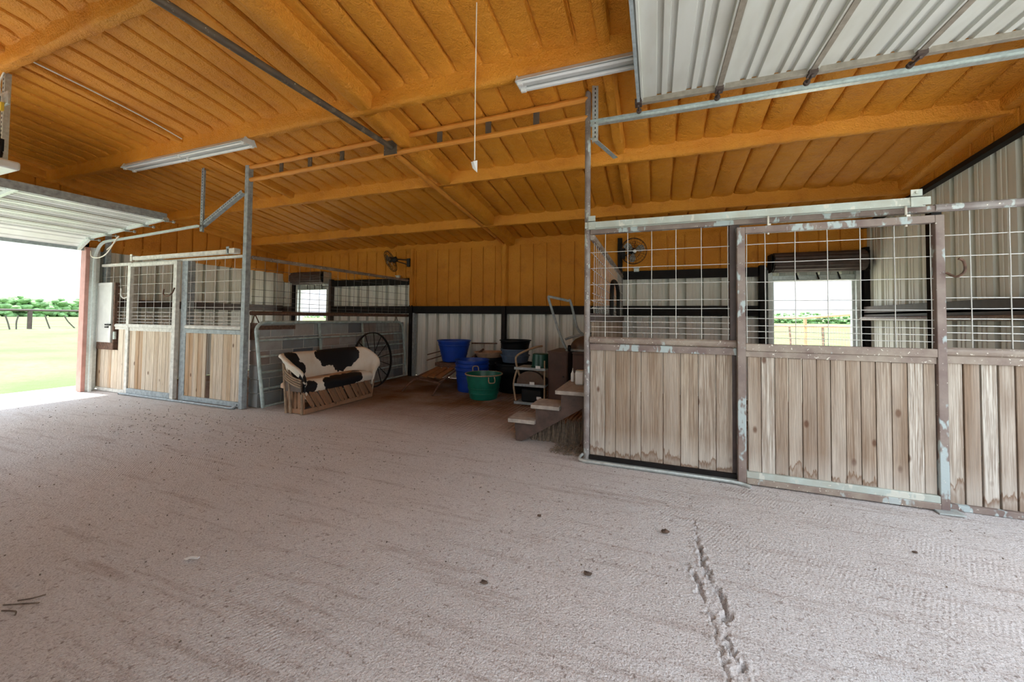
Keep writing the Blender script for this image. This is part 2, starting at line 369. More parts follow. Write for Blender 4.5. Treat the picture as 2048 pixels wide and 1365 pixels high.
def smoothpath(pts, n=8):
    P = [Vector(q) for q in pts]; out = []
    for i in range(len(P) - 1):
        p0, p1, p2, p3 = P[max(i - 1, 0)], P[i], P[i + 1], P[min(i + 2, len(P) - 1)]
        for k in range(n):
            t = k / n
            out.append(.5 * ((2 * p1) + (p2 - p0) * t + (2 * p0 - 5 * p1 + 4 * p2 - p3) * t * t + (3 * p1 - p0 - 3 * p2 + p3) * t ** 3))
    out.append(P[-1]); return out
def copy_tree(o, parent=None):
    c = o.copy(); COL.objects.link(c)
    if parent is not None: c.parent = parent
    for ch in list(o.children): copy_tree(ch, c)
    return c

# ------------------------------------------------------------------ dimensions of the barn
XL, XR, YB, YN = -10.1, 3.35, 8.15, -.6
YR, YL = 4.041, 4.18                 # stall front lines
def RZ(y): return 3.925 - .1445 * (y - 3.43)

# ------------------------------------------------------------------ floor with the crack
CRACK = [((.271, 3.5), .004), ((.264, 3.23), .006), ((.266, 3.0), .010), ((.256, 2.815), .014), ((.274, 2.68), .02), ((.274, 2.55), .022), ((.287, 2.44), .018),
         ((.308, 2.365), .024), ((.328, 2.294), .028), ((.339, 2.207), .03), ((.318, 2.115), .012), ((.313, 2.02), .018), ((.33, 1.97), .026), ((.333, 1.9), .028), ((.34, 1.85), .02), ((.345, 1.7), .01)]
CRACK2 = [((.167, 2.56), .006), ((.196, 2.485), .012), ((.226, 2.396), .014), ((.23, 2.284), .014), ((.24, 2.186), .010), ((.258, 2.125), .008), ((.264, 2.03), .009), ((.268, 1.95), .009), ((.274, 1.86), .009), ((.28, 1.7), .008)]
def lines(a, b, fa, fb, fine, coarse):
    out = list(np.arange(a, fa, coarse)) + list(np.arange(fa, fb, fine)) + list(np.arange(fb, b, coarse)) + [b]
    return np.array(out)
gx = lines(XL - .0, XR + 0, .05, .48, .006, .05); gy = lines(YN, YB + .1, 1.66, 3.5, .009, .05)
GX, GY = np.meshgrid(gx, gy)
def seg_field(line, X, Y):
    best = np.full(X.shape, 9.); wd = np.zeros(X.shape)
    for (a, wa), (b, wb) in zip(line[:-1], line[1:]):
        ax, ay = a; bx, by = b; L2 = (bx - ax) ** 2 + (by - ay) ** 2
        t = np.clip(((X - ax) * (bx - ax) + (Y - ay) * (by - ay)) / L2, 0, 1)
        d = np.hypot(X - ax - t * (bx - ax), Y - ay - t * (by - ay))
        q = d < best; best = np.where(q, d, best); wd = np.where(q, wa + t * (wb - wa), wd)
    return best, wd
Z = np.zeros(GX.shape)
sel = (GX > .0) & (GX < .52) & (GY > 1.6) & (GY < 3.6)
ii = np.argwhere(sel)
jx = np.array([mnoise.noise((GX[i, j] * 24, GY[i, j] * 24, 0)) for i, j in ii]) * .030 + np.array([mnoise.noise((GX[i, j] * 75, GY[i, j] * 75, 7)) for i, j in ii]) * .016
jw = np.array([mnoise.noise((GX[i, j] * 16, GY[i, j] * 16, 5)) for i, j in ii])
jz = np.array([mnoise.noise((GX[i, j] * 60, GY[i, j] * 60, 3)) for i, j in ii])
for ln in (CRACK, CRACK2):
    d, wd = seg_field(ln, GX[sel] + jx, GY[sel])
    wd = wd * np.clip(.62 + 1.1 * jw, .12, 1.2)
    e = np.clip(1 - d / wd, 0, 1) ** .35
    rim = np.exp(-((d - wd - .012) / .016) ** 2)
    Z[sel] += -np.minimum(.045, wd * 2.2) * e + rim * (.003 + .012 * np.maximum(jz, 0)) * (wd > .006)
lowf = np.array([[mnoise.noise((x * .8, y * .8, 2)) for x in gx[::6]] for y in gy[::6]])
Z += .006 * np.array([np.interp(gx, gx[::6], r) for r in np.array([np.interp(gy, gy[::6], cc) for cc in lowf.T]).T]) - .004
fm = MB(); nx = len(gx); ny = len(gy)
me = bpy.data.meshes.new('floor')
vs = np.stack([GX.ravel(), GY.ravel(), Z.ravel()], 1)
idx = np.arange(nx * ny).reshape(ny, nx)
qf = np.stack([idx[:-1, :-1].ravel(), idx[:-1, 1:].ravel(), idx[1:, 1:].ravel(), idx[1:, :-1].ravel()], 1)
me.from_pydata(vs.tolist(), [], qf.tolist()); me.shade_smooth(); me.materials.append(M['floor'])
floor = bpy.data.objects.new('floor', me); COL.objects.link(floor); struct(floor)

# ground outside: rises gently to the west
def gz(x, y):
    z = -.06
    if x < -11.2:
        d = -11.2 - x; z += .037 * min(d, 19) + .006 * max(0, min(d - 19, 80))
    if y > 9: z += .016 * (y - 9) * min(1, max(0, (x + 40) / 25))
    return z
g = MB()
gxs = [-220, -120, -80, -55, -42, -34, -30, -26, -22, -18, -15, -13, -11.2, -10, -5, 0, 4, 8, 14, 25, 45, 80, 140]
gys = [-120, -60, -30, -15, -8, -4, 0, 3, 6, 8.2, 9, 11, 14, 18, 25, 35, 50, 70, 100, 170]
g.grid([[(x, y, gz(x, y)) for x in gxs] for y in gys])
struct(g.build('ground_grass', 'grass'))
a = MB(); a.box(-11.0, XL, -.6, 4.6, -.25, -.012); struct(a.build('apron_slab', 'slab', bevel=.01))
a = MB(); a.box(XL - .5, XR + 8, -11, YN, -.25, -.012); a.box(XR, XR + 8, YN, 5.5, -.25, -.012); struct(a.build('bounce_slab', 'slab', bevel=.01))  # unseen pale slab, added to bounce sunlight up onto the ceiling
a = MB(); a.grid([[(x, y, gz(0, y) + .02) for x in (-13, -4, 4, 12)] for y in (YB + .16, 9, 11, 14, 17, 21)]); struct(a.build('paddock_dirt', 'paddock'))

# ------------------------------------------------------------------ roof underside
PUR = [(.2, 4.2), (1.84, 3.985), (3.43, 3.745), (5.2, 3.505), (6.89, 3.245)]
per = .305
us = [0, .05, .12, .18, .226, .233, .237, .249, .253, .270]
prof = [.006, -.005, -.012, -.006, .003, .024, .050, .052, .036, .014]
xs, pz, rib = [], [], []
k0 = int(math.floor((XL - .1) / per)); k1 = int(math.ceil((XR + .1) / per))
for k in range(k0, k1):
    kk = .45 + .75 * rng.random()
    for u, pq in zip(us, prof): xs.append(k * per + u); pz.append(pq * (kk if pq > 0 else 1)); rib.append(k)
ys = np.arange(YN, YB + .16, .085)
rows = []
for y in ys:
    fade = 1.0; fillet = 0
    for (py, pzb) in PUR:
        d = abs(y - py); fade = min(fade, max(0, min(1, (d - .05) / .09))); fillet += .022 * math.exp(-(d / .07) ** 2)
    fade = .12 + .88 * fade
    row = []
    for x, q, k in zip(xs, pz, rib):
        n1 = mnoise.noise((x * 1.1, y * .55, 1.3)); n2 = mnoise.noise((x * 7, y * 5, 4.1)); n3 = mnoise.noise((k * 3.7, y * .9, 8))
        dx = .005 * mnoise.noise((k * 5.1, y * 1.7, 2))
        row.append((x + dx, y, RZ(y) + q * (fade if q > 0 else 1) * (1 + .5 * n3) + .014 * n1 + .007 * n2 - fillet))
    rows.append(row)
cl = MB(); cl.grid(rows)
ceiling = struct(cl.build('ceiling', 'foam', angle=.75))
def foambeam(path, wd, hg, name, parent=ceiling, mat='foam', lump=.012, step=.09, seed=0):
    # rounded, lumpy sprayed beam along path (centre of its bottom face up)
    a, b = Vector(path[0]), Vector(path[1]); L = (b - a).length; n = max(4, int(L / step)); d = (b - a).normalized()
    sd = d.cross(Vector((0, 0, 1))).normalized(); up = sd.cross(d)
    cs = [(-.5, 1), (-.5, .45), (-.5, .15), (-.40, .03), (-.2, 0), (.2, 0), (.40, .03), (.5, .15), (.5, .45), (.5, 1)]
    m_ = MB(); rows = []
    for i in range(n + 1):
        c = a + d * (L * i / n); r = []
        for j, (u, v) in enumerate(cs):
            q = mnoise.noise((c.x * 1.6 + seed, c.y * 1.6, j * .7)) * lump + mnoise.noise((c.x * 6, c.y * 6 + seed, j * 1.3)) * lump * .5
            sp_ = 1 + (.35 if v > .9 else 0)
            r.append(c + sd * (u * wd * sp_ + q) + up * (v * hg + q * .8))
        rows.append(r)
    m_.grid(rows)
    o0 = len(m_.v) - len(rows) * len(cs)
    m_.f.append(tuple(range(len(cs)))); m_.f.append(tuple((len(rows) - 1) * len(cs) + j for j in range(len(cs)))[::-1])
    return m_.build(name, mat, parent, angle=.9)
for i, (y, z) in enumerate(PUR):
    foambeam(((XL, y, z), (XR, y, z)), .10, RZ(y) - z + .03, 'purlin', seed=i * 3.1)
yy = [YN] + [q[0] for q in PUR] + [8.10]
for i in range(len(yy) - 1):
    y0, y1 = yy[i] + (.05 if i else 0), yy[i + 1] - .05
    for (xc, wd, dep) in ((-3.04, .19, .18), (-6.25, .10, .07), (-.42, .10, .07)):
        if (xc == -.42 or xc == -6.25) and y1 < 1: continue
        foambeam(((xc, y0, RZ(y0) - dep), (xc, y1, RZ(y1) - dep)), wd, dep + .02, 'rafter', lump=.016, seed=i + xc)
# rake foam along both gables
for x, s_ in ((XL + .09, 1), (XR - .09, -1)):
    foambeam(((x, 0, RZ(0) - .14), (x, YB, RZ(YB) - .14)), .16, .18, 'rake_beam', lump=.02, seed=x)
b = MB(); b.box(XL, XR, YB - .04, YB + .02, 3.10, RZ(YB) + .03); b.build('eave_strut', 'foam', ceiling)

# ------------------------------------------------------------------ walls
def profile(u0, u1, phase=0, extra=()):
    # (u, depth) of a ribbed steel sheet; depth > 0 goes outward
    pts = {}
    k = int(math.floor((u0 - phase) / per)) - 1
    while k * per + phase < u1 + per:
        b = k * per + phase
        for q, d in ((0, 0), (.055, 0), (.062, .006), (.076, .006), (.083, 0), (.118, 0), (.125, .006), (.139, .006), (.146, 0), (.190, 0), (.197, .11), (.265, .11), (.272, 0)):
            if u0 < b + q < u1: pts[round(b + q, 4)] = d
        k += 1
    P = sorted(pts.items()); us_ = [q[0] for q in P]; ds_ = [q[1] for q in P]
    for e in (u0, u1, *extra):
        if u0 <= e <= u1: pts[round(e, 4)] = float(np.interp(e, us_, ds_))
    return sorted(pts.items())
def wall(name, axis, pos, out, u0, u1, z0, z1, mat, holes=(), parent=None, phase=0, soft=0, ustep=None):
    extra = [h for q in holes for h in q[:2]]
    if callable(z1): extra += [u0 + (u1 - u0) * i / 20 for i in range(21)]
    P = profile(u0, u1, phase, extra); m_ = MB()
    zt = z1 if callable(z1) else (lambda u: z1); zb = z0 if callable(z0) else (lambda u: z0)
    def p3(u, d, z): return (u, pos + out * d, z) if axis == 'x' else (pos + out * d, u, z)
    for (a, da), (b, db) in zip(P[:-1], P[1:]):
        mid = (a + b) / 2; spans = None
        for (h0, h1, hz0, hz1) in holes:
            if h0 < mid < h1: spans = [(zb, lambda u, q=hz0: q), (lambda u, q=hz1: q, zt)]
        for lo, hi in (spans or [(zb, zt)]):
            if hi(mid) - lo(mid) < .01: continue
            m_.add([p3(a, da, lo(a)), p3(b, db, lo(b)), p3(b, db, hi(b)), p3(a, da, hi(a))], [(0, 1, 2, 3)])
    return m_.build(name, mat, parent, smooth=False)
def foamwall(name, axis, pos, inn, u0, u1, z0, z1, parent, phase=0, ribd=.022):
    # sprayed layer standing proud of the sheet, ribs showing through
    m_ = MB(); zt = z1 if callable(z1) else (lambda u: z1); zb = z0 if callable(z0) else (lambda u: z0)
    us_ = []
    k = int(math.floor((u0 - phase) / per)) - 1
    while k * per + phase < u1:
        for q, d in ((0, 0), (.06, .002), (.12, 0), (.20, .004), (.222, 0), (.228, -ribd), (.246, -ribd), (.252, 0)):
            if u0 <= k * per + phase + q <= u1: us_.append((k * per + phase + q, d))
        k += 1
    us_ = [(u0, 0)] + us_ + [(u1, 0)]
    rows = []
    for i in range(13):
        t = i / 12; r = []
        for u, d in us_:
            z = zb(u) + (zt(u) - zb(u)) * t
            e = .045 * (1 if 0 < i < 12 else 0)
            if i == 0: z += .01 * mnoise.noise((u * 6, 1, pos))
            nn = .010 * mnoise.noise((u * 2, z * 2, pos)) + .005 * mnoise.noise((u * 9, z * 9, pos))
            dep = .005 + e + d + (nn if 0 < i < 12 else 0)
            r.append((u, pos + inn * dep, z) if axis == 'x' else (pos + inn * dep, u, z))
        rows.append(r)
    m_.grid(rows)
    return m_.build(name, 'foam', parent, angle=.75)
W1 = (-9.46, -8.40, -.2, 2.22); W2 = (1.98, 3.18, -.2, 2.20)
wb = struct(wall('wall_back', 'x', YB, 1, XL - .12, XR + .12, 0, lambda u: RZ(YB) + .04, 'sheet', (W1, W2)))
foamwall('foam_layer', 'x', YB, -1, XL, -5.66, 2.42, 3.212, wb)
foamwall('foam_layer', 'x', YB, -1, -5.66, -3.19, 1.72, 3.212, wb)
foamwall('foam_layer', 'x', YB, -1, -3.19, -.66, 1.72, 3.212, wb)
foamwall('foam_layer', 'x', YB, -1, -.66, XR, 2.42, 3.212, wb)
def girt(x0, x1, z0, z1, y=None, mat='darksteel', parent=wb, dep=.09):
    b = MB(); b.box(x0, x1, YB - dep, YB - .004, z0, z1); b.box(x0, x1, YB - dep, YB - dep + .012, z0 - .03, z0 + .01)
    return b.build('girt', mat, parent, bevel=.004)
girt(XL + .05, W1[0] - .15, 1.57, 1.72, mat='brownsteel'); girt(W1[1] + .18, -5.7, 1.57, 1.72); girt(-5.62, -3.24, 1.57, 1.72); girt(-3.14, -.70, 1.57, 1.72); girt(-.60, W2[0] - .22, 1.56, 1.72); 
girt(W1[1] + .18, -5.7, 2.28, 2.42); girt(-.60, W2[0] - .22, 2.28, 2.42)
# posts of the back wall
for x, z1_, mt in ((-3.19, 1.74, 'darksteel'), (-5.66, 1.74, 'darksteel'), (-.66, 3.1, 'darksteel'), (W1[1] + .14, 2.45, 'brownsteel'), (W2[0] - .16, 2.45, 'darksteel'), (W2[1] + .14, 2.7, 'darksteel'), (W1[0] - .14, 2.45, 'darksteel')):
    b = MB(); b.box(x - .045, x + .045, YB - .13, YB - .003, 0, z1_); b.build('post', mt, wb, bevel=.006)
b = MB(); b.box(-5.60, -5.555, YB - .12, YB - .003, 0, 1.55); b.build('post', 'greypaint', wb, bevel=.006)
for x in (-3.19, -5.66):
    foambeam(((x, YB - .16, 1.70), (x, YB - .16, 3.12)), .16, .12, 'foam_post', wb) if False else None
def foampost(x, z0, z1, wd=.13, dp=.14):
    m_ = MB(); rows = []
    for i in range(17):
        z = z0 + (z1 - z0) * i / 16; r = []
        for j, (u, v) in enumerate(((-.7, 0), (-.5, .7), (-.35, .97), (0, 1.02), (.35, .97), (.5, .7), (.7, 0))):
            q = .012 * mnoise.noise((x + j, z * 3, j * 2.2)); r.append((x + u * wd + q, YB - .01 - v * dp + q, z))
        rows.append(r)
    m_.grid(rows); return m_.build('foam_post', 'foam', wb, angle=3)
foampost(-3.19, 1.72, 3.15); foampost(-5.66, 1.72, 3.15, .09, .12)
# left gable
DL = (.2, 3.93)
wl = struct(wall('wall_left', 'y', XL, -1, YN, YB + .13, 0, lambda u: RZ(u) + .02, 'sheet', ((DL[0], DL[1], -.1, 2.72),)))
foamwall('foam_layer', 'y', XL, 1, 4.0, YB, 2.66, lambda u: RZ(u) - .02, wl)
foamwall('foam_layer', 'y', XL, 1, YN, 4.0, 2.76, lambda u: RZ(u) - .02, wl)
b = MB(); b.box(XL + .003, XL + .09, 4.35, YB - .1, 1.58, 1.74); b.build('girt', 'brownsteel', wl, bevel=.004)
b = MB(); b.box(XL + .003, XL + .05, 4.25, YB - .05, 2.78, 2.82); b.build('foam_ledge', 'foam', wl, bevel=.012)
b = MB(); b.box(XL + .003, XL + .10, 4.22, 4.30, 0, 3.6); b.build('post', 'greypaint', wl, bevel=.006)
# right gable
DR = (.15, 3.72)
wr = struct(wall('wall_right', 'y', XR, 1, YN, YB + .13, 0, lambda u: RZ(u) + .02, 'sheet', ((DR[0], DR[1], -.1, 3.25),), phase=.1))
foamwall('foam_layer', 'y', XR, -1, YN, YB, lambda u: max(3.42 - .085 * (u - 4), RZ(u) - .42), lambda u: RZ(u) - .02, wr)
b = MB()
for i in range(12):
    y0 = 3.9 + i * (YB - 3.9) / 12; y1 = 3.9 + (i + 1) * (YB - 3.9) / 12; zz = lambda u: max(3.42 - .085 * (u - 4), RZ(u) - .42) - .02
    b.bar((XR - .04, y0, zz(y0)), (XR - .04, y1, zz(y1)), .08, .06)
b.build('rake_angle', 'darksteel', wr)
b = MB(); b.box(XR - .09, XR - .003, 3.95, YB - .13, 1.565, 1.70); b.box(XR - .09, XR - .075, 3.95, YB - .13, 1.53, 1.60); b.build('girt', 'brownsteel', wr, bevel=.004)
b = MB(); b.tube([(XR - .13, 4.2, 1.50), (XR - .13, YB - .15, 1.50)], .03); b.build('rail', 'stallrail', wr)
b = MB(); b.box(XR - .2, XR - .02, 3.78, 3.93, 0, 3.6); b.build('post', 'brownsteel', wr, bevel=.006)

# unseen near wall, added: solid middle shades the far bay, open ends admit daylight
nw = MB()
for x0, x1, z0, z1 in ((-6.2, -.1, 0, RZ(YN) + .02), (XL, -6.2, 3.3, RZ(YN) + .02), (-.1, XR, 4.2, RZ(YN) + .02)): nw.box(x0, x1, YN - .05, YN, z0, z1)
struct(nw.build('wall_near_blocker', 'sheet', smooth=False))

# windows with rolled-up shutters
def rollup(n, W):
    x0, x1, z0, z1 = W; z0 = 0
    t = bpy.data.objects.new('door_%d' % n, None); COL.objects.link(t); t.location = ((x0 + x1) / 2, YB, z0); struct(t)
    b = MB()
    for x, s_ in ((x0, -1), (x1, 1)):
        b.box(min(x, x + s_ * .07), max(x, x + s_ * .07), YB - .10, YB + .04, z0, z1 + .16)
        b.box(min(x - s_ * .035, x + s_ * .02), max(x - s_ * .035, x + s_ * .02), YB - .03, YB + .05, z0, z1)
    b.build('frame', 'galvlight', t, bevel=.004)
    b = MB(); b.box(x0, x1, YB - .05, YB - .01, z1 - .04, z1 + .06); b.box(x0, x1, YB - .075, YB - .05, z1 - .04, z1 - .02); b.build('bottom_bar', 'galv', t, bevel=.004)
    for q in (.3, .55, .8):
        b = MB(); b.bar((x0 + (x1 - x0) * q, YB - .06, z1 + .10), (x0 + (x1 - x0) * q + .03, YB - .08, z1 - .02), .015, .02); b.build('clip', 'darksteel', t)
    # corrugated curtain wound on its drum
    b = MB(); R0 = .165; rows = []
    for i in range(97):
        th = 2 * PI * i / 96; r = R0 + .008 * math.cos(th * 14)
        rows.append([(x, YB - .21 + r * math.cos(th), z1 + .27 + r * math.sin(th)) for x in (x0 - .02, x1 + .06)])
    b.grid(rows); b.build('shutter_roll', 'brownsteel', t, angle=1.2)
    b = MB()
    for x in (x0 - .03, x1 + .07): b.lathe([(.0, -.008), (.15, -.008), (.15, .008), (0, .008)], (x, YB - .21, z1 + .27), 28, mtx=Matrix.Rotation(PI / 2, 3, 'Y'))
    b.build('drum_end', 'iron', t)
    b = MB()
    for x in (x0 - .06, x1 + .10): b.box(x - .006, x + .006, YB - .30, YB - .01, z1 + .10, z1 + .42)
    b.build('bracket', 'galv' if n == 3 else 'darksteel', t)
    return t
rollup(3, W1); rollup(4, W2)

# ------------------------------------------------------------------ overhead doors
def secdoor(n, xin, xout, dirx, y0, y1, zin, zout, rows_, curve, mat='doorsheet'):
    rd = .085 if n == 1 else .026
    t = bpy.data.objects.new('door_%d' % n, None); COL.objects.link(t); t.location = ((xin + xout) / 2, (y0 + y1) / 2, min(zin, zout)); struct(t)
    L = xout - xin
    for i in range(rows_):
        xa = xin + L * i / rows_; xb = xin + L * (i + 1) / rows_
        za = zin + (zout - zin) * i / rows_; zb_ = zin + (zout - zin) * (i + 1) / rows_
        # ribbed section running across the door (ribs along y)
        pr = [(0, 0), (.03, .0), (.035, -.028), (.06, -.028), (.065, 0), (.23, 0), (.24, rd), (.29, rd), (.30, 0), (.36, 0), (.37, rd), (.42, rd), (.43, 0), (.60, 0), (.61, rd), (.66, rd), (.67, 0), (.73, 0), (.74, rd), (.79, rd), (.80, 0), (.94, 0), (.945, -.028), (.97, -.028), (.975, 0), (1, 0)]; pr = [(0, .03), (.012, .03), (.013, 0)] + pr[1:-1] + [(.987, 0), (.988, .03), (1, .03)]
        b = MB(); rows = []
        for u, d in pr: rows.append([(xa + (xb - xa) * u, y, za + (zb_ - za) * u + d) for y in (y0, y1)])
        b.grid(rows); sec = b.build('section', mat, t, smooth=False)
        for y in ((y1 - .005), (y0 + .005), 2.3) if n == 1 else ((y1 - .005), (y0 + .005)):
            b = MB(); b.bar((xa + .004, y, za - .02), (xb - .004, y, zb_ - .02), .045, .05); b.build('stile', 'galvlight' if n == 1 else 'doorstile', sec, bevel=.003)
    for i in range(rows_ + 1):
        x = xin + L * i / rows_; z = zin + (zout - zin) * i / rows_
        b = MB(); b.box(x - .03 if i < rows_ else x - .05, x + .03, y1 - .06, y1 + .02, z - .06, z - .015); b.tube([(x, y1 - .03, z - .07), (x, y1 + .10, z - .05)], .010, 6); b.lathe([(0, -.012), (.024, -.012), (.024, .012), (0, .012)], (x, y1 + .10, z - .05), 12, mtx=Matrix.Rotation(PI / 2, 3, 'X'))
        b.build('hinge', 'brownsteel' if n == 2 else 'galv', t)
    for i in range(1, rows_):
        x = xin + L * i / rows_; z = zin + (zout - zin) * i / rows_
        b = MB(); b.box(x - .022, x + .022, y0, y1, z - .034, z + .03); b.build('joint_rail', 'doorstile', t, bevel=.003)
    b = MB(); b.box(xin - dirx * .0 - .012, xin + .012, y0, y1, zin - .05, zin + .06); b.build('end_rail', 'greypaint', t)
    return t
d2 = secdoor(2, -.14, 3.2, 1, .2, 3.72, 3.50, 3.50, 5, 0, 'dimdoor')
d1 = secdoor(1, -7.45, -9.62, -1, .3, 3.86, 3.03, 2.86, 4, 0)
# its lowest section hangs in the curve of the opening
b = MB(); rows = []
for u, d in ((0, 0), (.2, 0), (.22, .012), (.3, .012), (.32, 0), (.6, 0), (.62, .012), (.7, .012), (.72, 0), (1, 0)):
    rows.append([(-9.62 - .36 * u, y, 2.86 - .19 * u + d) for y in (.3, 3.86)])
b.grid(rows); b.build('section', 'doorsheet', d1, smooth=False)
b = MB(); b.bar((-9.98, .3, 2.655), (-9.98, 3.9, 2.655), .05, .06); b.build('bottom_bar', 'greypaint', d1, bevel=.004)
b = MB(); b.bar((-9.6, 3.83, 2.84), (-9.97, 3.83, 2.65), .05, .06); b.build('stile', 'galvlight', d1, bevel=.003)
def track(name, label, path, parent=None, mat='galvlight', w_=.05, h_=.06):
    # C-shaped roller track swept along a path in the x-z plane, open side facing -y
    P = [Vector(q) for q in path]; b = MB(); rows = []
    cs = [(-.0, -.5), (1, -.5), (1, .5), (0, .5), (0, .42), (.85, .42), (.85, -.42), (0, -.42)]
    for i, q in enumerate(P):
        d = (P[min(i + 1, len(P) - 1)] - P[max(i - 1, 0)]).normalized(); nrm = Vector((-d.z, 0, d.x))
        rows.append([q + Vector((0, w_ * u, 0)) + nrm * (h_ * v) for u, v in cs])
    b.grid(rows, closed=True)
    o = b.build(name, mat, parent, angle=.5)
    return o
ptsL = [(-9.80, 3.965, .0), (-9.80, 3.965, 1.2), (-9.80, 3.965, 2.40)]
for i in range(1, 9):
    t_ = PI / 2 * i / 8; ptsL.append((-9.80 + .36 * (1 - math.cos(t_)), 3.965, 2.40 + .38 * math.sin(t_)))
ptsL += [(-8.5, 3.965, 2.81), (-6.86, 3.965, 2.875)]
tag(track('door_track', '', ptsL, w_=.035, h_=.035), 'long pale curved roller track beside the doorway that looks out on the field', 'door track')
ptsR = [(-.62, 3.90, 3.46), (1, 3.90, 3.455), (XR - .05, 3.90, 3.455)]
tag(track('door_track', '', ptsR, mat='galv', h_=.05), 'straight galvanised roller track under the white door stored overhead', 'door track')
# trim of the left doorway
b = MB(); b.box(XL - .03, XL + .14, 3.925, 3.985, 0, 2.70); struct(b.build('trim_1', 'redpost', bevel=.006))
b = MB(); b.box(XL + .0, XL + .13, 3.985, 4.05, 0, 2.70); b.box(XL + .13, XL + .15, 4.05, 4.06, 0, 2.7); b.box(XL + .0, XL + .10, 4.07, 4.14, 0, 2.7); struct(b.build('trim_2', 'galvlight', bevel=.002))
b = MB(); b.box(XL - .1, XL, .0, 4.1, 2.70, 2.80); struct(b.build('trim_3', 'redpost', bevel=.006))
# hangers
t = thing('track_hanger', 'slotted grey angle strap with diagonal brace holding the curved track end', 'hanger', (-6.9, 4.03, 2.84))
def hanger_strap(parent, a, c, name, mat='greypaint', up=(0, 1, 0)):
    b = MB(); a_, c_ = Vector(a), Vector(c); d = (c_ - a_).normalized(); u = Vector(up); sdv = d.cross(u).normalized(); u = sdv.cross(d).normalized()
    b.bar(a_ + sdv * .03, c_ + sdv * .03, .06, .005, up=u); b.bar(a_ + u * .03, c_ + u * .03, .005, .06, up=u)
    b.cur = 1; n = int((c_ - a_).length / .045)
    for i in range(1, n): q = a_ + (c_ - a_) * (i / n) + sdv * .03; b.bar(q - u * .0045, q + u * .0045, .010, .022, up=d)
    return b.build(name, (mat, 'iron'), parent)
hanger_strap(t, (-6.90, 4.03, 3.96), (-6.90, 4.03, 2.80), 'strap'); hanger_strap(t, (-6.88, 4.04, 2.88), (-6.03, 4.10, 3.36), 'brace')
t = thing('track_hanger', 'slotted grey strap beside the tall pipe pole holding the straight track end', 'hanger', (-.60, 3.93, 3.25))
hanger_strap(t, (-.60, 3.93, 3.86), (-.60, 3.93, 3.27), 'strap', 'galv')
b = MB(); b.bar((-.60, 3.93, 3.31), (-.40, 4.3, 3.22), .05, .006); b.build('brace', 'galv', t)

# ------------------------------------------------------------------ stall fronts
def boards(xs_, y, z0, z1, parent, mat, gap=.005, th=.022, name='boards', skip=()):
    b = MB()
    for i in range(len(xs_) - 1):
        if i in skip: continue
        dz = rng.uniform(-.006, .006)
        b.box(xs_[i] + gap / 2, xs_[i + 1] - gap / 2, y - th / 2 + rng.uniform(-.003, .003), y + th / 2, z0 + dz * .4, z1 + dz)
    return b.build(name, mat, parent, bevel=.003)
def grille(xs_, zs_, y, x0, x1, z0, z1, parent, mat='wire', r=.0032, wob=.0015, axis='x'):
    b = MB()
    def P(u, z, d=0): return (u, y + d, z) if axis == 'x' else (y + d, u, z)
    for x in xs_:
        b.tube([P(x + rng.uniform(-wob, wob), z0 + (z1 - z0) * i / 5) for i in range(6)], r, 6)
    for z in zs_:
        b.tube([P(x0 + (x1 - x0) * i / 8, z + rng.uniform(-wob, wob), .006) for i in range(9)], r, 6)
    return b.build('grille', mat, parent)
ZS = [2.145, 1.978, 1.81, 1.645, 1.56, 1.48, 1.425, 1.37, 1.315]
# --- right, fixed panel
t = thing('stall_panel', 'fixed stall front of grey boards and mesh between tall pole and sliding door', 'stall panel', (0, YR, 0))
boards([-.629, -.476, -.372, -.228, -.127, .077, .232, .386, .535, .672], YR + .01, .05, 1.14, t, 'wood')
b = MB(); b.tube([(-.63, YR - .005, 1.232), (.70, YR - .005, 1.232)], .036, 10); b.build('top_rail', 'stallrail', t)
b = MB(); b.box(-.63, .70, YR - .025, YR + .035, 1.13, 1.195); b.build('board_channel', 'stallpaint', t, bevel=.003)
b = MB(); b.box(-.63, .70, YR - .03, YR + .035, 0.0, .055); b.build('bottom_channel', 'darksteel', t, bevel=.003)
b = MB(); b.box(.655, .74, YR + .005, YR + .085, 0, 2.36); b.build('jamb', 'brownsteel', t, bevel=.004)
grille([-.478, -.255, -.028, .195, .418, .642], ZS, YR + .01, -.63, .69, 1.25, 2.34, t)
# bottom guide channel with bent ends
b = MB()
gp = smoothpath([(-.70, 4.03, .05), (-.72, 3.955, .03), (-.66, 3.93, .018), (-.4, 3.928, .018), (.5, 3.925, .018), (.70, 3.91, .018), (.78, 3.88, .010)], 6)
b.tube(gp, .014, 8); b.box(-.68, .72, 3.93, 4.02, .0, .012); b.build('bottom_guide', 'galv', t)
# --- tall poles
def pole(x, y, r, z1, label, mat, square=False):
    b = MB()
    if square: b.box(x - r, x + r, y - r, y + r, 0, z1)
    else: b.tube([(x, y, z1 * i / 10) for i in range(11)], r, 14)
    return tag(b.build('steel_pole', mat, bevel=.004 if square else 0), label, 'pole')
pole(-.662, YR, .03, 3.86, 'tall speckled round pipe pole beside the wooden mounting steps', 'polepaint')
pole(-6.005, YL, .04, 3.88, 'tall square grey pole at the corner by the concrete block wall', 'greypaint', True)
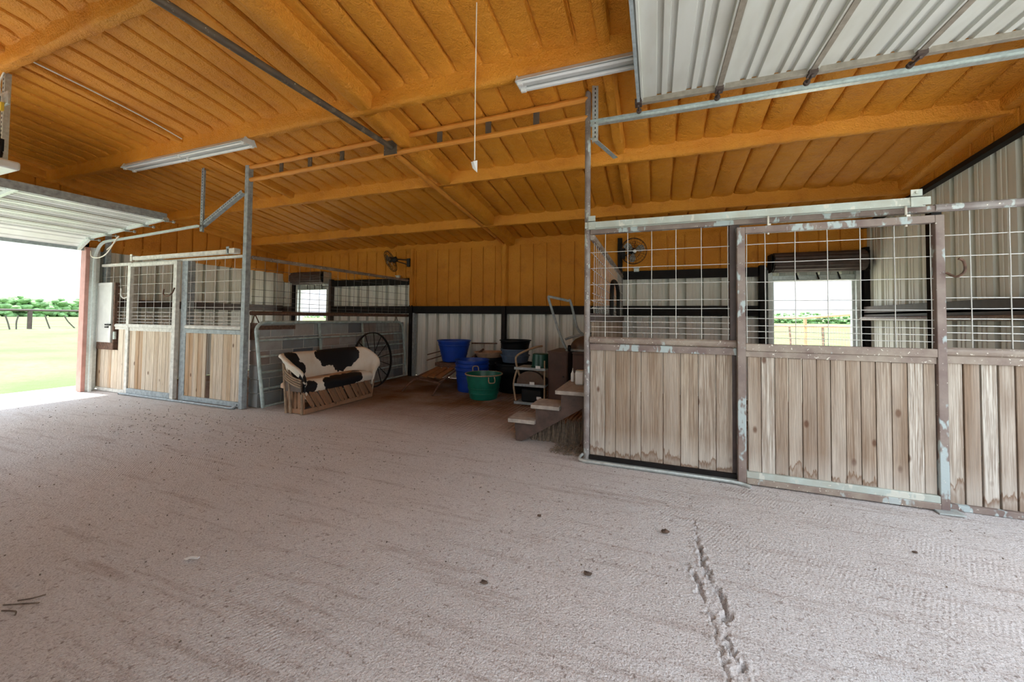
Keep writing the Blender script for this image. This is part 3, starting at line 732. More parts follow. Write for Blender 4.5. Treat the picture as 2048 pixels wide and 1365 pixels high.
# --- right sliding door
t = thing('sliding_stall_door', 'sliding stall door of brown weathered boards with mesh in front of the open roll-up doorway', 'stall door', (1.41, 3.98, 0))
yd = 3.985
b = MB(); b.box(.70, .765, yd - .03, yd + .03, .012, 2.295); b.build('stile', 'stallpaint', t, bevel=.004)
b = MB(); b.box(2.062, 2.118, yd - .03, yd + .03, .012, 2.295); b.build('stile', 'stallpaint', t, bevel=.004)
b = MB(); b.box(.765, 2.062, yd - .03, yd + .03, 2.235, 2.295); b.build('top_rail', 'stallpaint', t, bevel=.004)
b = MB(); b.box(.765, 2.062, yd - .03, yd + .03, 1.178, 1.243); b.box(.765, 2.062, yd - .018, yd + .03, 1.125, 1.178); b.build('middle_rail', 'stallrail', t, bevel=.004)
b = MB(); b.box(.765, 2.062, yd - .03, yd + .03, .058, .112); b.build('bottom_rail', 'trackpaint', t, bevel=.004)
b = MB(); b.box(.765, 2.062, yd - .034, yd + .03, .006, .058); b.build('kick_rail', 'stallrail', t, bevel=.004)
boards([.782, .885, .989, 1.087, 1.189, 1.291, 1.387, 1.490, 1.591, 1.688, 1.788, 1.887, 1.983, 2.058], yd + .005, .112, 1.128, t, 'wood')
grille([.78, .924, 1.149, 1.379, 1.602, 1.823, 2.045], ZS[1:] if False else [2.137, 1.972, 1.796, 1.629, 1.547, 1.469, 1.405, 1.352, 1.297], yd, .765, 2.062, 1.243, 2.235, t)
b = MB(); b.tube(smoothpath([(2.112, 3.94, 1.835), (2.15, 3.90, 1.80), (2.185, 3.88, 1.84), (2.178, 3.875, 1.91), (2.15, 3.875, 1.935)], 6), .009, 8); b.build('hook', 'rust', t)
for x in (.95, 1.9):
    b = MB(); b.tube([(x, 3.985, 2.22), (x, 3.985, 2.42)], .008, 6); b.box(x - .012, x + .012, 3.95, 4.02, 2.295, 2.31); b.build('hanger_bolt', 'paleRope', t)
# --- right track box
t = thing('sliding_door_track', 'chalky green box track above the grey right-side boards and mesh', 'door track', (.65, 3.97, 2.37))
t['label'] = 'chalky green box track fixed above the grey weathered boards'
b = MB(); b.prism([(3.935, 2.378), (3.935, 2.44), (4.015, 2.44), (4.015, 2.378), (4.0, 2.378), (4.0, 2.427), (3.95, 2.427), (3.95, 2.378)], 'x', -.67, 2.03); b.build('track_box', 'trackpaint', t)
b = MB(); b.box(-.63, 2.12, YR - .02, YR + .04, 2.335, 2.385); b.build('header_rail', 'stallpaint', t, bevel=.003)
for x in (-.60, 1.94):
    b = MB(); b.box(x - .035, x + .035, 3.925, 3.934, 2.365, 2.50); b.box(x - .035, x + .035, 3.925, 4.03, 2.44, 2.447); b.tube([(x, 3.915, 2.475), (x, 3.935, 2.475)], .012, 6); b.build('bracket', 'trackpaint', t)
# --- right third panel
t = thing('stall_panel', 'stall front of split-edged boards and mesh right of the bent hook', 'stall panel', (2.7, YR, 0))
t['label'] = 'stall front of pale split boards beyond the sliding door with the rusty hook'
boards([2.154, 2.251, 2.352, 2.449, 2.544, 2.64, 2.74, 2.84, 2.94, 3.04, 3.14], YR + .01, .045, 1.14, t, 'wood', gap=.012)
b = MB(); b.tube([(2.10, YR, 2.365), (XR - .1, YR, 2.365)], .032, 10); b.build('header_pipe', 'polepaint', t)
b = MB(); b.tube([(2.13, YR - .005, 1.222), (XR - .1, YR - .005, 1.222)], .034, 10); b.build('top_rail', 'stallrail', t)
b = MB(); b.box(2.13, XR - .1, YR - .02, YR + .035, 1.13, 1.19); b.build('board_channel', 'stallrail', t, bevel=.003)
b = MB(); b.box(2.13, XR - .1, YR - .03, YR + .035, .0, .045); b.build('bottom_channel', 'stallpaint', t, bevel=.003)
b = MB(); b.box(2.085, 2.15, YR + .005, YR + .08, 0, 2.36); b.build('jamb', 'darksteel', t, bevel=.003)
grille([2.316, 2.541, 2.766, 2.99], ZS, YR + .01, 2.14, XR - .1, 1.24, 2.34, t, r=.0036)
b = MB(); b.bar((2.02, 3.94, .006), (2.17, 3.94, .012), .10, .012); b.build('threshold_plate', 'galv', t)

# --- left stall fronts
LB = [-10.06, -9.92, -9.78, -9.67, -9.56, -9.46, -9.36, -9.203, -9.064, -8.99]
t = thing('stall_panel', 'pale board stall front with white feed hatch beside the open doorway', 'stall panel', (-9.5, YL, 0))
boards(LB[:7], YL, .06, .78, t, 'palewood'); boards(LB[6:], YL, .06, 1.17, t, 'palewood', name='boards')
b = MB(); b.box(XL + .14, -9.0, YL - .03, YL + .03, 2.35, 2.40); b.build('header_rail', 'palelit', t, bevel=.003)
b = MB(); b.tube([(-9.46, YL, 1.235), (-9.0, YL, 1.235)], .035, 10); b.box(-9.46, -9.0, YL - .02, YL + .03, 1.165, 1.205); b.build('top_rail', 'palelit', t)
b = MB(); b.box(XL + .14, -9.0, YL - .03, YL + .03, 0, .06); b.build('bottom_channel', 'palelit', t, bevel=.003)
b = MB(); b.box(-9.05, -8.985, YL + .005, YL + .07, 0, 2.36); b.build('jamb', 'palelit', t, bevel=.003)
grille([-9.85, -9.62, -9.40, -9.22, -9.10], [2.15], YL, -10.0, -9.0, 2.04, 2.35, t); 
grille([-9.38, -9.22, -9.08], [1.98, 1.83, 1.68, 1.575, 1.49, 1.427, 1.367, 1.313], YL, -9.46, -9.02, 1.26, 2.10, t)
b = MB(); b.box(-10.04, -9.52, YL - .05, YL - .03, .915, 2.04); hd = b.build('feed_hatch', 'hatch', t, bevel=.004)
b = MB(); b.box(-10.04, -9.985, YL - .06, YL - .048, .915, 2.04); b.box(-9.575, -9.52, YL - .06, YL - .048, .915, 2.04); b.box(-9.985, -9.575, YL - .06, YL - .048, 1.985, 2.04); b.build('hatch_rim', 'hatch', hd, bevel=.002)
b = MB(); b.box(-9.66, -9.50, YL - .085, YL - .058, 1.235, 1.262); b.box(-9.66, -9.58, YL - .085, YL - .058, 1.19, 1.215); b.build('latch', 'iron', hd)
b = MB(); b.box(-10.05, -9.47, YL - .045, YL + .0, .78, .912); b.build('sill', 'rust', t, bevel=.003)
b = MB(); b.box(-9.5, -9.46, YL - .04, YL + .03, .78, 2.04); b.build('hatch_post', 'rust', t, bevel=.003)
b = MB(); b.tube(smoothpath([(-9.02, YL - .04, 1.78), (-9.10, YL - .07, 1.74), (-9.2, YL - .07, 1.80), (-9.22, YL - .06, 1.92)], 6), .011, 8); b.build('hook', 'palelit', t)
b = MB(); b.box(-9.46, -9.41, YL - .05, YL - .02, .98, 1.12); b.build('tag_plate', 'galv', t)
yl = YL - .055
t = thing('sliding_stall_door', 'sliding stall door of streaked pale pine boards beside the white feed hatch', 'stall door', (-8.3, yl, 0))
for x0, x1 in ((-8.985, -8.90), (-7.665, -7.575)):
    b = MB(); b.box(x0, x1, yl - .03, yl + .03, .03, 2.37); b.build('stile', 'palelit', t, bevel=.004)
b = MB(); b.box(-8.90, -7.665, yl - .03, yl + .03, 2.31, 2.37); b.build('top_rail', 'palelit', t, bevel=.004)
b = MB(); b.box(-8.90, -7.665, yl - .03, yl + .03, 1.21, 1.27); b.box(-8.90, -7.665, yl - .015, yl + .03, 1.15, 1.21); b.build('middle_rail', 'palelit', t, bevel=.004)
b = MB(); b.box(-8.90, -7.665, yl - .03, yl + .03, .03, .12); b.build('bottom_rail', 'greypaint', t, bevel=.004)
boards([-8.895, -8.835, -8.713, -8.612, -8.504, -8.39, -8.276, -8.16, -8.045, -7.932, -7.84, -7.747, -7.67], yl + .005, .12, 1.155, t, 'palewood')
grille([-8.696, -8.462, -8.23, -8.007, -7.775], [2.16, 1.99, 1.815, 1.668, 1.567, 1.485, 1.42, 1.362, 1.308], yl, -8.90, -7.665, 1.27, 2.31, t)
b = MB(); b.tube(smoothpath([(-7.58, yl - .05, 1.90), (-7.56, yl - .10, 1.80), (-7.66, yl - .12, 1.755), (-7.78, yl - .10, 1.79), (-7.79, yl - .09, 1.88)], 6), .011, 8); b.build('hook', 'rust', t)
t = thing('stall_panel', 'pale board stall front with one board missing beside the square pole', 'stall panel', (-6.75, YL, 0))
boards([-7.404, -7.30, -7.211, -7.09, -6.971, -6.887, -6.77, -6.70, -6.623, -6.477, -6.366, -6.272, -6.163, -6.065], YL, .095, 1.15, t, 'palewood', skip=(5,))
b = MB(); b.box(-7.565, -7.42, YL - .01, YL + .11, 0, 2.37); b.build('jamb', 'greypaint', t, bevel=.004)
b = MB(); b.tube([(-7.42, YL, 1.245), (-6.06, YL, 1.245)], .035, 10); b.build('top_rail', 'palelit', t)
b = MB(); b.box(-7.42, -6.06, YL - .03, YL + .03, 1.145, 1.21); b.build('board_channel', 'greypaint', t, bevel=.003)
b = MB(); b.box(-7.42, -6.06, YL - .03, YL + .03, 0.02, .095); b.build('bottom_channel', 'greypaint', t, bevel=.003)
grille([-7.347, -7.196, -6.959, -6.73, -6.502, -6.272, -6.098], [2.185, 2.0, 1.82, 1.67, 1.575, 1.49, 1.427, 1.367, 1.313], YL, -7.42, -6.06, 1.27, 2.37, t)
b = MB(); b.tube(smoothpath([(-9.05, yl - .06, .01), (-8.95, yl - .045, .018), (-8.0, yl - .045, .018), (-6.3, yl - .045, .018), (-6.12, yl - .045, .018), (-6.02, yl - .02, .07)], 6), .016, 8); b.box(-8.98, -6.1, yl - .04, yl + .02, 0, .012); b.build('bottom_guide', 'greypaint', t)
t = thing('sliding_door_track', 'cream box track fixed above the pale pine boards', 'door track', (-7.5, yl, 2.42))
b = MB(); b.prism([(yl - .04, 2.425), (yl - .04, 2.485), (yl + .04, 2.485), (yl + .04, 2.425), (yl + .025, 2.425), (yl + .025, 2.47), (yl - .025, 2.47), (yl - .025, 2.425)], 'x', -8.9, -6.2); b.build('track_box', 'palelit', t)
b = MB(); b.box(-9.0, -6.06, YL - .01, YL + .04, 2.365, 2.405); b.build('header_rail', 'palelit', t, bevel=.003)
for x in (-8.86, -6.3):
    b = MB(); b.box(x - .03, x + .03, yl - .05, yl - .04, 2.405, 2.53); b.box(x - .03, x + .03, yl - .05, yl + .06, 2.486, 2.494); b.build('bracket', 'palelit' if x < -7 else 'greypaint', t)
b = MB(); b.box(-6.3, -6.14, yl - .05, yl + .05, 2.42, 2.5); b.build('end_cap', 'palelit', t, bevel=.004)

# --- header truss between the poles
t = thing('pipe_truss', 'double pipe header with flat spacers spanning between the two tall poles', 'truss', (-3.3, 4.11, 3.58))
ya, yb_ = YL, YR
for z, nm in ((3.785, 'top_pipe'), (3.585, 'bottom_pipe')):
    b = MB(); b.tube([(-6.0 + 5.34 * i / 40, ya + (yb_ - ya) * i / 40, z + .006 * mnoise.noise((i * .6, z, 0))) for i in range(41)], [.033 + .004 * mnoise.noise((i * 1.1, z, 5)) for i in range(41)], 10); b.build(nm, 'foampipe', t)
for x in (-5.284, -4.696, -4.085, -2.499, -1.833, -1.239):
    y = ya + (yb_ - ya) * (x + 6.0) / 5.34; b = MB(); b.box(x - .035, x + .035, y - .006, y + .006, 3.59, 3.78); b.build('spacer', 'ceilpipe', t)
b = MB(); y = ya + (yb_ - ya) * .52; b.box(-3.32, -3.12, y - .045, y - .035, 3.56, 3.74); b.build('gusset_plate', 'ceilpipe', t)
# pipe beams running to and fro
b = MB(); b.tube([(-3.2, YN, 3.64), (-3.2, 1.5, 3.615), (-3.2, 4.06, 3.65)], .034, 12)
tag(b.build('overhead_pipe', 'ceilpipe'), 'long dark spattered pipe running under the orange ceiling to the truss', 'pipe')
b = MB(); b.tube([(-3.2, 4.16 + 4.0 * i / 20, 3.60 - .475 * i / 20 + .0) for i in range(21)], .036, 12)
tag(b.build('rafter_pipe', 'foampipe'), 'orange coated pipe sloping from the truss to the back wall', 'pipe')

# ------------------------------------------------------------------ lights, pull cord, opener, cable
def striplight(x0, x1, y, z, label):
    t = thing('fluorescent_light', label, 'ceiling light', ((x0 + x1) / 2, y, z))
    b = MB(); b.prism([(y - .055, z + .07), (y - .10, z + .01), (y - .095, z + .005), (y - .045, z + .05), (y - .02, z + .015), (y + .02, z + .015), (y + .045, z + .05), (y + .095, z + .005), (y + .10, z + .01), (y + .055, z + .07)], 'x', x0, x1); b.build('housing', 'lamp', t)
    xm = (x0 + x1) / 2
    for yy_ in (y - .055, y + .055):
        for a_, c_ in ((x0 + .04, xm - .03), (xm + .03, x1 - .04)):
            b = MB(); b.tube([(a_, yy_, z + .008), (c_, yy_, z + .008)], .016, 10); b.build('lamp_tube', 'tube', t)
        for q in (x0 + .025, xm, x1 - .025):
            b = MB(); b.box(q - .025, q + .025, yy_ - .015, yy_ + .015, z - .02, z + .04); b.build('lamp_holder', 'white', t, bevel=.003)
    for q in (x0 - .006, x1 + .006):
        b = MB(); b.prism([(y - .06, z + .08), (y - .10, z - .0), (y + .10, z), (y + .06, z + .08)], 'x', q - .006, q + .006); b.build('end_plate', 'lamp', t)
striplight(-7.60, -4.95, 3.43, 3.675, 'long unlit strip light under the beam above the slotted angle strap')
striplight(-1.22, 1.30, 3.43, 3.675, 'unlit strip light under the beam partly behind the stored white door')
t = thing('pull_line', 'thin pull cord hanging from the orange ceiling with a crumpled white handle', 'pull cord', (-1.36, 2.76, 2.60))
b = MB(); b.tube([(-1.36, 2.76, 4.06), (-1.362, 2.76, 3.3), (-1.36, 2.76, 2.72)], .0045, 6); b.build('cord', 'paleRope', t)
b = MB(); b.add([(-1.388, 2.75, 2.705), (-1.34, 2.77, 2.72), (-1.355, 2.73, 2.70), (-1.36, 2.79, 2.70), (-1.335, 2.76, 2.615), (-1.375, 2.755, 2.655)], [(0, 2, 1), (0, 1, 3), (0, 5, 2), (2, 5, 4), (2, 4, 1), (1, 4, 3), (3, 4, 5), (3, 5, 0)]); b.build('handle', 'white', t, smooth=False)
t = thing('door_opener', 'door opener hung on a slotted strap with black cord and yellow plug', 'door opener', (-6.52, 1.88, 2.98))
hanger_strap(t, (-6.50, 1.87, 4.02), (-6.50, 1.87, 3.05), 'strap', 'galv')
b = MB(); b.box(-6.9, -6.36, 1.78, 1.98, 2.97, 3.06); b.build('housing', 'white', t, bevel=.02)
b = MB(); b.box(-6.52, -6.29, 1.845, 1.868, 3.62, 3.76); b.build('outlet_box', 'galv', t, bevel=.006)
b = MB(); b.box(-6.385, -6.345, 1.82, 1.845, 3.55, 3.64); b.build('plug', 'yellow', t, bevel=.004)
b = MB(); b.box(-6.46, -6.39, 1.82, 1.87, 3.14, 3.27); b.lathe([(0, 0), (.03, 0), (.035, .05), (.02, .07), (0, .07)], (-6.42, 1.84, 3.08), 12); b.build('relay', 'black', t, bevel=.004)
b = MB(); b.tube(smoothpath([(-6.43, 1.835, 3.71), (-6.385, 1.82, 3.69), (-6.37, 1.82, 3.5), (-6.345, 1.82, 3.3), (-6.31, 1.82, 3.15), (-6.34, 1.82, 3.05), (-6.45, 1.82, 3.03)], 6), .008, 6); b.build('power_cord', 'black', t)
b = MB(); b.tube(smoothpath([(-6.50, 1.86, 3.76), (-6.49, 1.85, 3.9), (-6.38, 1.86, 4.05), (-6.3, 1.84, 4.13)], 6), .007, 6); b.build('supply_cable', 'paleRope', t)
b = MB(); b.tube(smoothpath([(-6.10, 1.88, RZ(1.88) - .06), (-6.12, 2.4, RZ(2.4) - .035), (-6.13, 2.9, RZ(2.9) - .03), (-6.15, 3.33, RZ(3.33) - .05)], 8), .008, 6)
tag(b.build('electrical_cable', 'paleRope'), 'thin white cable run straight along the orange ceiling above the unlit strip light', 'cable')
b = MB(); b.tube(smoothpath([(-9.86, 3.95, 2.62), (-9.7, 3.9, 2.50), (-9.45, 3.9, 2.47), (-9.2, 3.9, 2.55), (-9.02, 3.93, 2.78), (-8.98, 3.95, 2.84), (-9.1, 3.94, 2.72), (-9.22, 3.9, 2.60)], 6), .009, 6)
tag(b.build('pull_rope', 'paleRope'), 'slack pale rope looped over the curved roller track', 'rope')

# ------------------------------------------------------------------ stall partitions
# left: block wall with pipes and mesh above
bw = MB(); core = MB(); core.box(-6.044, -5.856, 4.32, 8.0, 0, 1.31)
hz = .222
for c_ in range(6):
    y = 4.30 - (.21 if c_ % 2 else 0)
    while y < 8.0:
        a_, b_ = max(y, 4.30), min(y + .405, 8.02)
        if b_ - a_ > .03: bw.box(-6.05, -5.85, a_, b_, c_ * hz + .002, c_ * hz + hz - .012)
        y += .42
t = thing('block_wall', 'low wall of grey concrete blocks behind the cowhide sofa', 'wall', (-5.95, 6.1, 0))
bw.build('blocks', 'block', t, bevel=.006); core.build('mortar', 'mortar', t)
b = MB(); b.box(-5.86, -5.845, 4.30, 4.95, 1.22, 1.29); b.box(-6.02, -5.88, 4.275, 4.297, 1.06, 1.33); b.build('steel_strap', 'rust', t)
t = thing('pipe_partition', 'rusty pipe rails with mesh above the concrete block wall', 'stall partition', (-5.95, 6.1, 1.33))
b = MB(); b.tube([(-5.95, 4.23, 2.365), (-5.78, YB - .05, 2.365)], .03, 10); b.build('top_pipe', 'stallrail', t)
b = MB(); b.tube([(-5.95, 4.23, 1.485), (-5.78, YB - .05, 1.485)], .034, 10); b.build('bottom_pipe', 'rust', t)
g_ = MB()
for i in range(1, 19):
    y = 4.23 + i * .21; x = -5.95 + .17 * (y - 4.23) / 3.9; g_.tube([(x, y, 1.49), (x, y, 2.36)], .0035, 5)
for z in (2.19, 2.02, 1.86, 1.75, 1.66, 1.59, 1.53): g_.tube([(-5.945, 4.23, z), (-5.785, YB - .06, z)], .0035, 5)
g_.build('grille', 'darkwire', t)
for y in (4.30, 7.85):
    b = MB(); b.tube([(-5.95, y, 1.47), (-5.95, y + .07, 1.33)], .009, 6); b.tube([(-5.95, y, 1.47), (-5.95, y - .05, 1.33)], .009, 6); b.build('pipe_foot', 'rust', t)
# right: boards, rail and mesh
t = thing('stall_partition', 'board and mesh partition running back from the tall speckled pole', 'stall partition', (-.62, 6.1, 0))
b = MB()
for i in range(26):
    y = 4.12 + i * .152; b.box(-.628, -.606, y + .003, y + .149, .04, 1.42)
b.build('boards', 'wood', t, bevel=.003)
b = MB(); b.tube([(-.617, 4.07, 2.315), (-.617, YB - .1, 2.315)], .034, 10); b.build('top_pipe', 'stallrail', t)
b = MB(); b.box(-.66, -.58, 4.08, YB - .1, 1.42, 1.51); b.build('middle_rail', 'brownsteel', t, bevel=.006)
g_ = MB()
for i in range(1, 26): g_.tube([(-.617, 4.07 + i * .155, 1.50), (-.617, 4.07 + i * .155, 2.31)], .0035, 5)
for z in (2.14, 1.97, 1.83, 1.72, 1.64, 1.57): g_.tube([(-.612, 4.07, z), (-.612, YB - .1, z)], .0035, 5)
g_.build('grille', 'wire', t)
b = MB()
arch = smoothpath([(-.57, 5.6, 1.50), (-.57, 5.6, 1.8), (-.57, 5.72, 1.98), (-.57, 6.1, 2.02), (-.57, 6.5, 1.96), (-.57, 6.62, 1.78), (-.57, 6.62, 1.50)], 6)
b.tube(arch, .03, 8)
tag(b.build('arched_frame', 'darksteel'), 'dark arched frame hooked on the mesh partition beside the tall speckled pole', 'frame')

# ------------------------------------------------------------------ leaning pipe gate and iron wheel
t = thing('livestock_gate', 'grey-green tubular livestock gate leaning on the concrete block wall', 'gate', (-5.7, 6.1, 0))
def gp_(y, z): return (-5.63 - .16 * z / 1.36, y, z)
def gx_(z): return -5.63 - .155 * z / 1.36
outer = [gp_(4.24, .03), gp_(4.22, .6), gp_(4.20, 1.20)]
for i in range(1, 7):
    a_ = PI / 2 * i / 6; outer.append(gp_(4.20 + .15 * (1 - math.cos(a_)), 1.20 + .14 * math.sin(a_)))
outer += [gp_(5.5, 1.34), gp_(7.0, 1.335)]
for i in range(0, 7):
    a_ = PI / 2 * i / 6; outer.append(gp_(7.72 + .15 * math.sin(a_), 1.33 - .15 * (1 - math.cos(a_))))
outer += [gp_(7.87, .6), gp_(7.86, .05)]
b = MB(); b.tube(outer, .026, 10); b.build('outer_frame', 'gate', t)
for z in (.05, .31, .565, .81, 1.06):
    b = MB(); b.tube([gp_(4.22, z), gp_(7.86, z)], .018, 8); b.build('rail', 'gate', t)
for y in (5.42, 6.53):
    b = MB(); b.bar((gx_(.04) - .03, y, .04), (gx_(1.34) - .03, y, 1.34), .012, .05, up=(0, 1, 0)); b.build('upright', 'gate', t)
g_ = MB()
for i in range(10): g_.tube([(gx_(.06) - .026, 6.6 + i * .13, .06), (gx_(1.3) - .026, 6.6 + i * .13, 1.3)], .003, 5)
for i in range(9): g_.tube([(gx_(.1 + i * .14) - .026, 6.55, .1 + i * .14), (gx_(.1 + i * .14) - .026, 7.85, .1 + i * .14)], .003, 5)
g_.build('mesh_infill', 'darkwire', t)
t = thing('wagon_wheel', 'black iron spoked wheel leaning behind the cowhide sofa', 'wheel', (-5.38, 6.42, 0))
wc = Vector((-5.44, 6.47, .565)); tilt = Matrix.Rotation(-.10, 3, 'Y')
def wp(r, a_, dx=0): return wc + tilt @ Vector((dx, r * math.cos(a_), r * math.sin(a_)))
b = MB(); rows = []
for i in range(49):
    a_ = 2 * PI * i / 48; rows.append([wp(.565, a_, -.022), wp(.565, a_, .022), wp(.548, a_, .022), wp(.548, a_, -.022)])
b.grid(rows, closed=True); b.build('rim', 'iron', t)
b = MB()
b.tube([wc + tilt @ Vector((-.10, 0, 0)), wc + tilt @ Vector((-.06, 0, 0)), wc + tilt @ Vector((.06, 0, 0)), wc + tilt @ Vector((.10, 0, 0))], [.045, .06, .06, .035], 14); b.build('hub', 'iron', t)
for i in range(14):
    a_ = 2 * PI * (i + .3) / 14; b = MB(); b.tube([wp(.05, a_, .045 if i % 2 else -.045), wp(.553, a_)], .009, 6); b.build('spoke', 'iron', t)

# ------------------------------------------------------------------ cowhide sofa
SX, SY = -5.1, 4.98
cowhide('hideback', 'cowhide_back', [(-5.30 - SX, 5.20 - SY, .82, .24), (-5.30 - SX, 5.52 - SY, .80, .27), (-5.30 - SX, 5.42 - SY, .60, .15), (-5.27 - SX, 4.99 - SY, .68, .06), (-5.27 - SX, 5.02 - SY, .76, .08),
        (-5.06 - SX, 4.30 - SY, .84, .13), (-5.20 - SX, 4.45 - SY, .80, .20), (-5.22 - SX, 4.55 - SY, .60, .18), (-5.18 - SX, 4.5 - SY, .46, .14), (-5.16 - SX, 5.90 - SY, .66, .10), (-4.82 - SX, 4.25 - SY, .55, .075), (-4.85 - SX, 4.24 - SY, .42, .05)])
cowhide('hideseat', 'cowhide_seat', [(-4.82 - SX, 4.33 - SY, .38, .12), (-4.80 - SX, 4.72 - SY, .40, .13), (-4.82 - SX, 4.92 - SY, .42, .16), (-4.82 - SX, 5.14 - SY, .42, .16), (-4.84 - SX, 5.32 - SY, .43, .12), (-5.2 - SX, 4.95 - SY, .49, .11), (-5.0 - SX, 5.47 - SY, .48, .06)], tan=-4.93 - SX)
t = thing('cowhide_sofa', 'small black and white cowhide loveseat with a split-wood base', 'sofa', (SX, SY, 0))
plan = smoothpath([(-4.80, 4.25, 0), (-4.96, 4.20, 0), (-5.12, 4.215, 0), (-5.26, 4.36, 0), (-5.34, 4.62, 0), (-5.37, 4.98, 0), (-5.34, 5.36, 0), (-5.26, 5.66, 0), (-5.12, 5.82, 0), (-4.96, 5.85, 0), (-4.80, 5.78, 0)], 5)
n_ = len(plan); cen = Vector((-5.0, 4.99, 0)); b = MB(); rows = []
for i, q in enumerate(plan):
    s_ = i / (n_ - 1); e = 1 - abs(2 * s_ - 1)
    top = .60 + .26 * min(1, (e / .42)) ** .8 + .02 * math.sin(e * PI); bot = .34 + (top - .17 - .34) * max(0, min(1, (.56 - e) / .22)) if s_ < .5 else .36
    if e < .05: bot = .22
    elif e < .12: bot = .30 + (top - .47) * (e - .05) / .07
    d_ = (plan[min(i + 1, n_ - 1)] - plan[max(i - 1, 0)]).normalized(); nrm = Vector((d_.y, -d_.x, 0))
    if nrm.dot(q - cen) < 0: nrm = -nrm
    r = []
    for (u, v) in ((-.02, 0), (-.025, .3), (-.02, .6), (.0, .85), (.03, .96), (.065, 1.0), (.095, .96), (.10, .88), (.07, .80), (.03, .55), (.015, .25), (.01, 0)):
        z = bot + (top - bot) * v; fl = .12 * max(0, (z - .33)) - .10 * max(0, .33 - z)
        r.append(q + nrm * (u + fl - .05) + Vector((0, 0, z)))
    rows.append(r)
b.grid(rows, closed=True); k_ = 12
b.f.append(tuple(range(k_))); b.f.append(tuple((n_ - 1) * k_ + j for j in range(k_))[::-1])
b.build('back_shell', 'hideback', t, angle=1.2)
b = MB(); rows = []
for i in range(25):
    v = i / 24; y = 4.26 + 1.44 * v; ed = min(1, min(v, 1 - v) * 14) ** .5
    cs = [(-5.30, .36), (-5.30, .45), (-5.15, .475), (-4.95, .48), (-4.84, .465), (-4.795, .42), (-4.80, .35), (-4.83, .305), (-4.87, .32)]
    rows.append([(x + .02 * math.sin(v * PI) * (1 if x > -4.9 else 0), y, z - (1 - ed) * .03 * (z > .4)) for x, z in cs])
b.grid(rows, closed=True); b.f.append(tuple(range(9))); b.f.append(tuple(24 * 9 + j for j in range(9))[::-1]); b.build('seat', 'hideseat', t, angle=1.2)
# base: crossed cedar strips and hoop
def strip(b, p0, p1, wd, nrm):
    p0, p1 = Vector(p0), Vector(p1); d_ = (p1 - p0).normalized(); sd_ = d_.cross(Vector(nrm)).normalized(); nn = Vector(nrm) * .012; L_ = []
    for tt, w2 in ((0, .55), (.15, .9), (.5, 1), (.85, .95), (1, .6)):
        c_ = p0 + (p1 - p0) * tt; L_.append((c_ - sd_ * wd / 2 * w2, c_ + sd_ * wd / 2 * w2))
    top_ = [v for pr in L_ for v in (pr[0] + nn, pr[1] + nn)]; bot_ = [v for pr in L_ for v in pr]
    fs = []
    for i in range(4):
        a_ = i * 2; fs += [(a_, a_ + 1, a_ + 3, a_ + 2), (10 + a_, 10 + a_ + 2, 10 + a_ + 3, 10 + a_ + 1), (a_, a_ + 2, 12 + a_, 10 + a_), (a_ + 1, 11 + a_, 13 + a_, a_ + 3)]
    fs += [(0, 10, 11, 1), (8, 9, 19, 18)]
    b.add(top_ + bot_, fs)
base = t
for i in range(16):
    y = 4.34 + i * .083
    b = MB(); strip(b, (-4.845 + .012 * (i % 2), y - .065 + rng.uniform(-.01, .01), .335), (-4.80 + .012 * (i % 2), y + .07 + rng.uniform(-.015, .015), .075 + rng.uniform(-.015, .015)), .088, Vector((1, .42 + .1 * (i % 3 - 1), .1)).normalized()); b.build('base_strip', 'cedar', t)
for i in range(5):
    x = -5.16 + i * .075
    b = MB(); strip(b, (x - .03, 4.30, .33), (x + .03, 4.262, .07), .06, (0, -1, .1)); b.build('base_strip', 'cedar', t)
    b = MB(); strip(b, (x - .03, 5.66, .33), (x + .03, 5.69, .07), .06, (0, 1, .1)); b.build('base_strip', 'cedar', t)
b = MB()
b.bar((-4.82, 4.27, .04), (-4.80, 5.68, .04), .04, .075); b.bar((-5.20, 4.27, .04), (-5.20, 5.68, .04), .04, .075)
b.bar((-5.20, 4.27, .04), (-4.80, 4.27, .04), .04, .075); b.bar((-5.20, 5.68, .04), (-4.80, 5.68, .04), .04, .075); b.build('base_hoop', 'cedar', t, bevel=.01)
for x0, x1, z1, s_ in ((-5.06, -5.10, .70, -1), (-5.15, -5.20, .74, -1), (-4.84, -4.83, .30, -1), (-5.16, -5.2, .5, 1), (-4.84, -4.82, .30, 1)):
    y0, y1 = (4.245, 4.215 if z1 > .4 else 4.225) if s_ < 0 else (5.705, 5.82 if z1 > .4 else 5.75)
    b = MB(); b.tube([(x0, y0, .0), ((x0 + x1) / 2, (y0 + y1) / 2, z1 / 2), (x1, y1, z1)], [.020, .018, .016], 8); b.build('stake', 'stake', t)
for k in range(4):
    b = MB(); b.tube(smoothpath([(-4.84, 4.215, .50 - k * .034), (-4.97, 4.195, .54 - k * .034), (-5.14, 4.205, .62 - k * .036), (-5.24, 4.29, .66 - k * .036)], 4), .013, 6); b.build('side_slat', 'stake', t)
b = MB(); b.box(-5.16, -4.84, 4.225, 4.245, .33, .50); b.build('side_panel', 'leather', t)

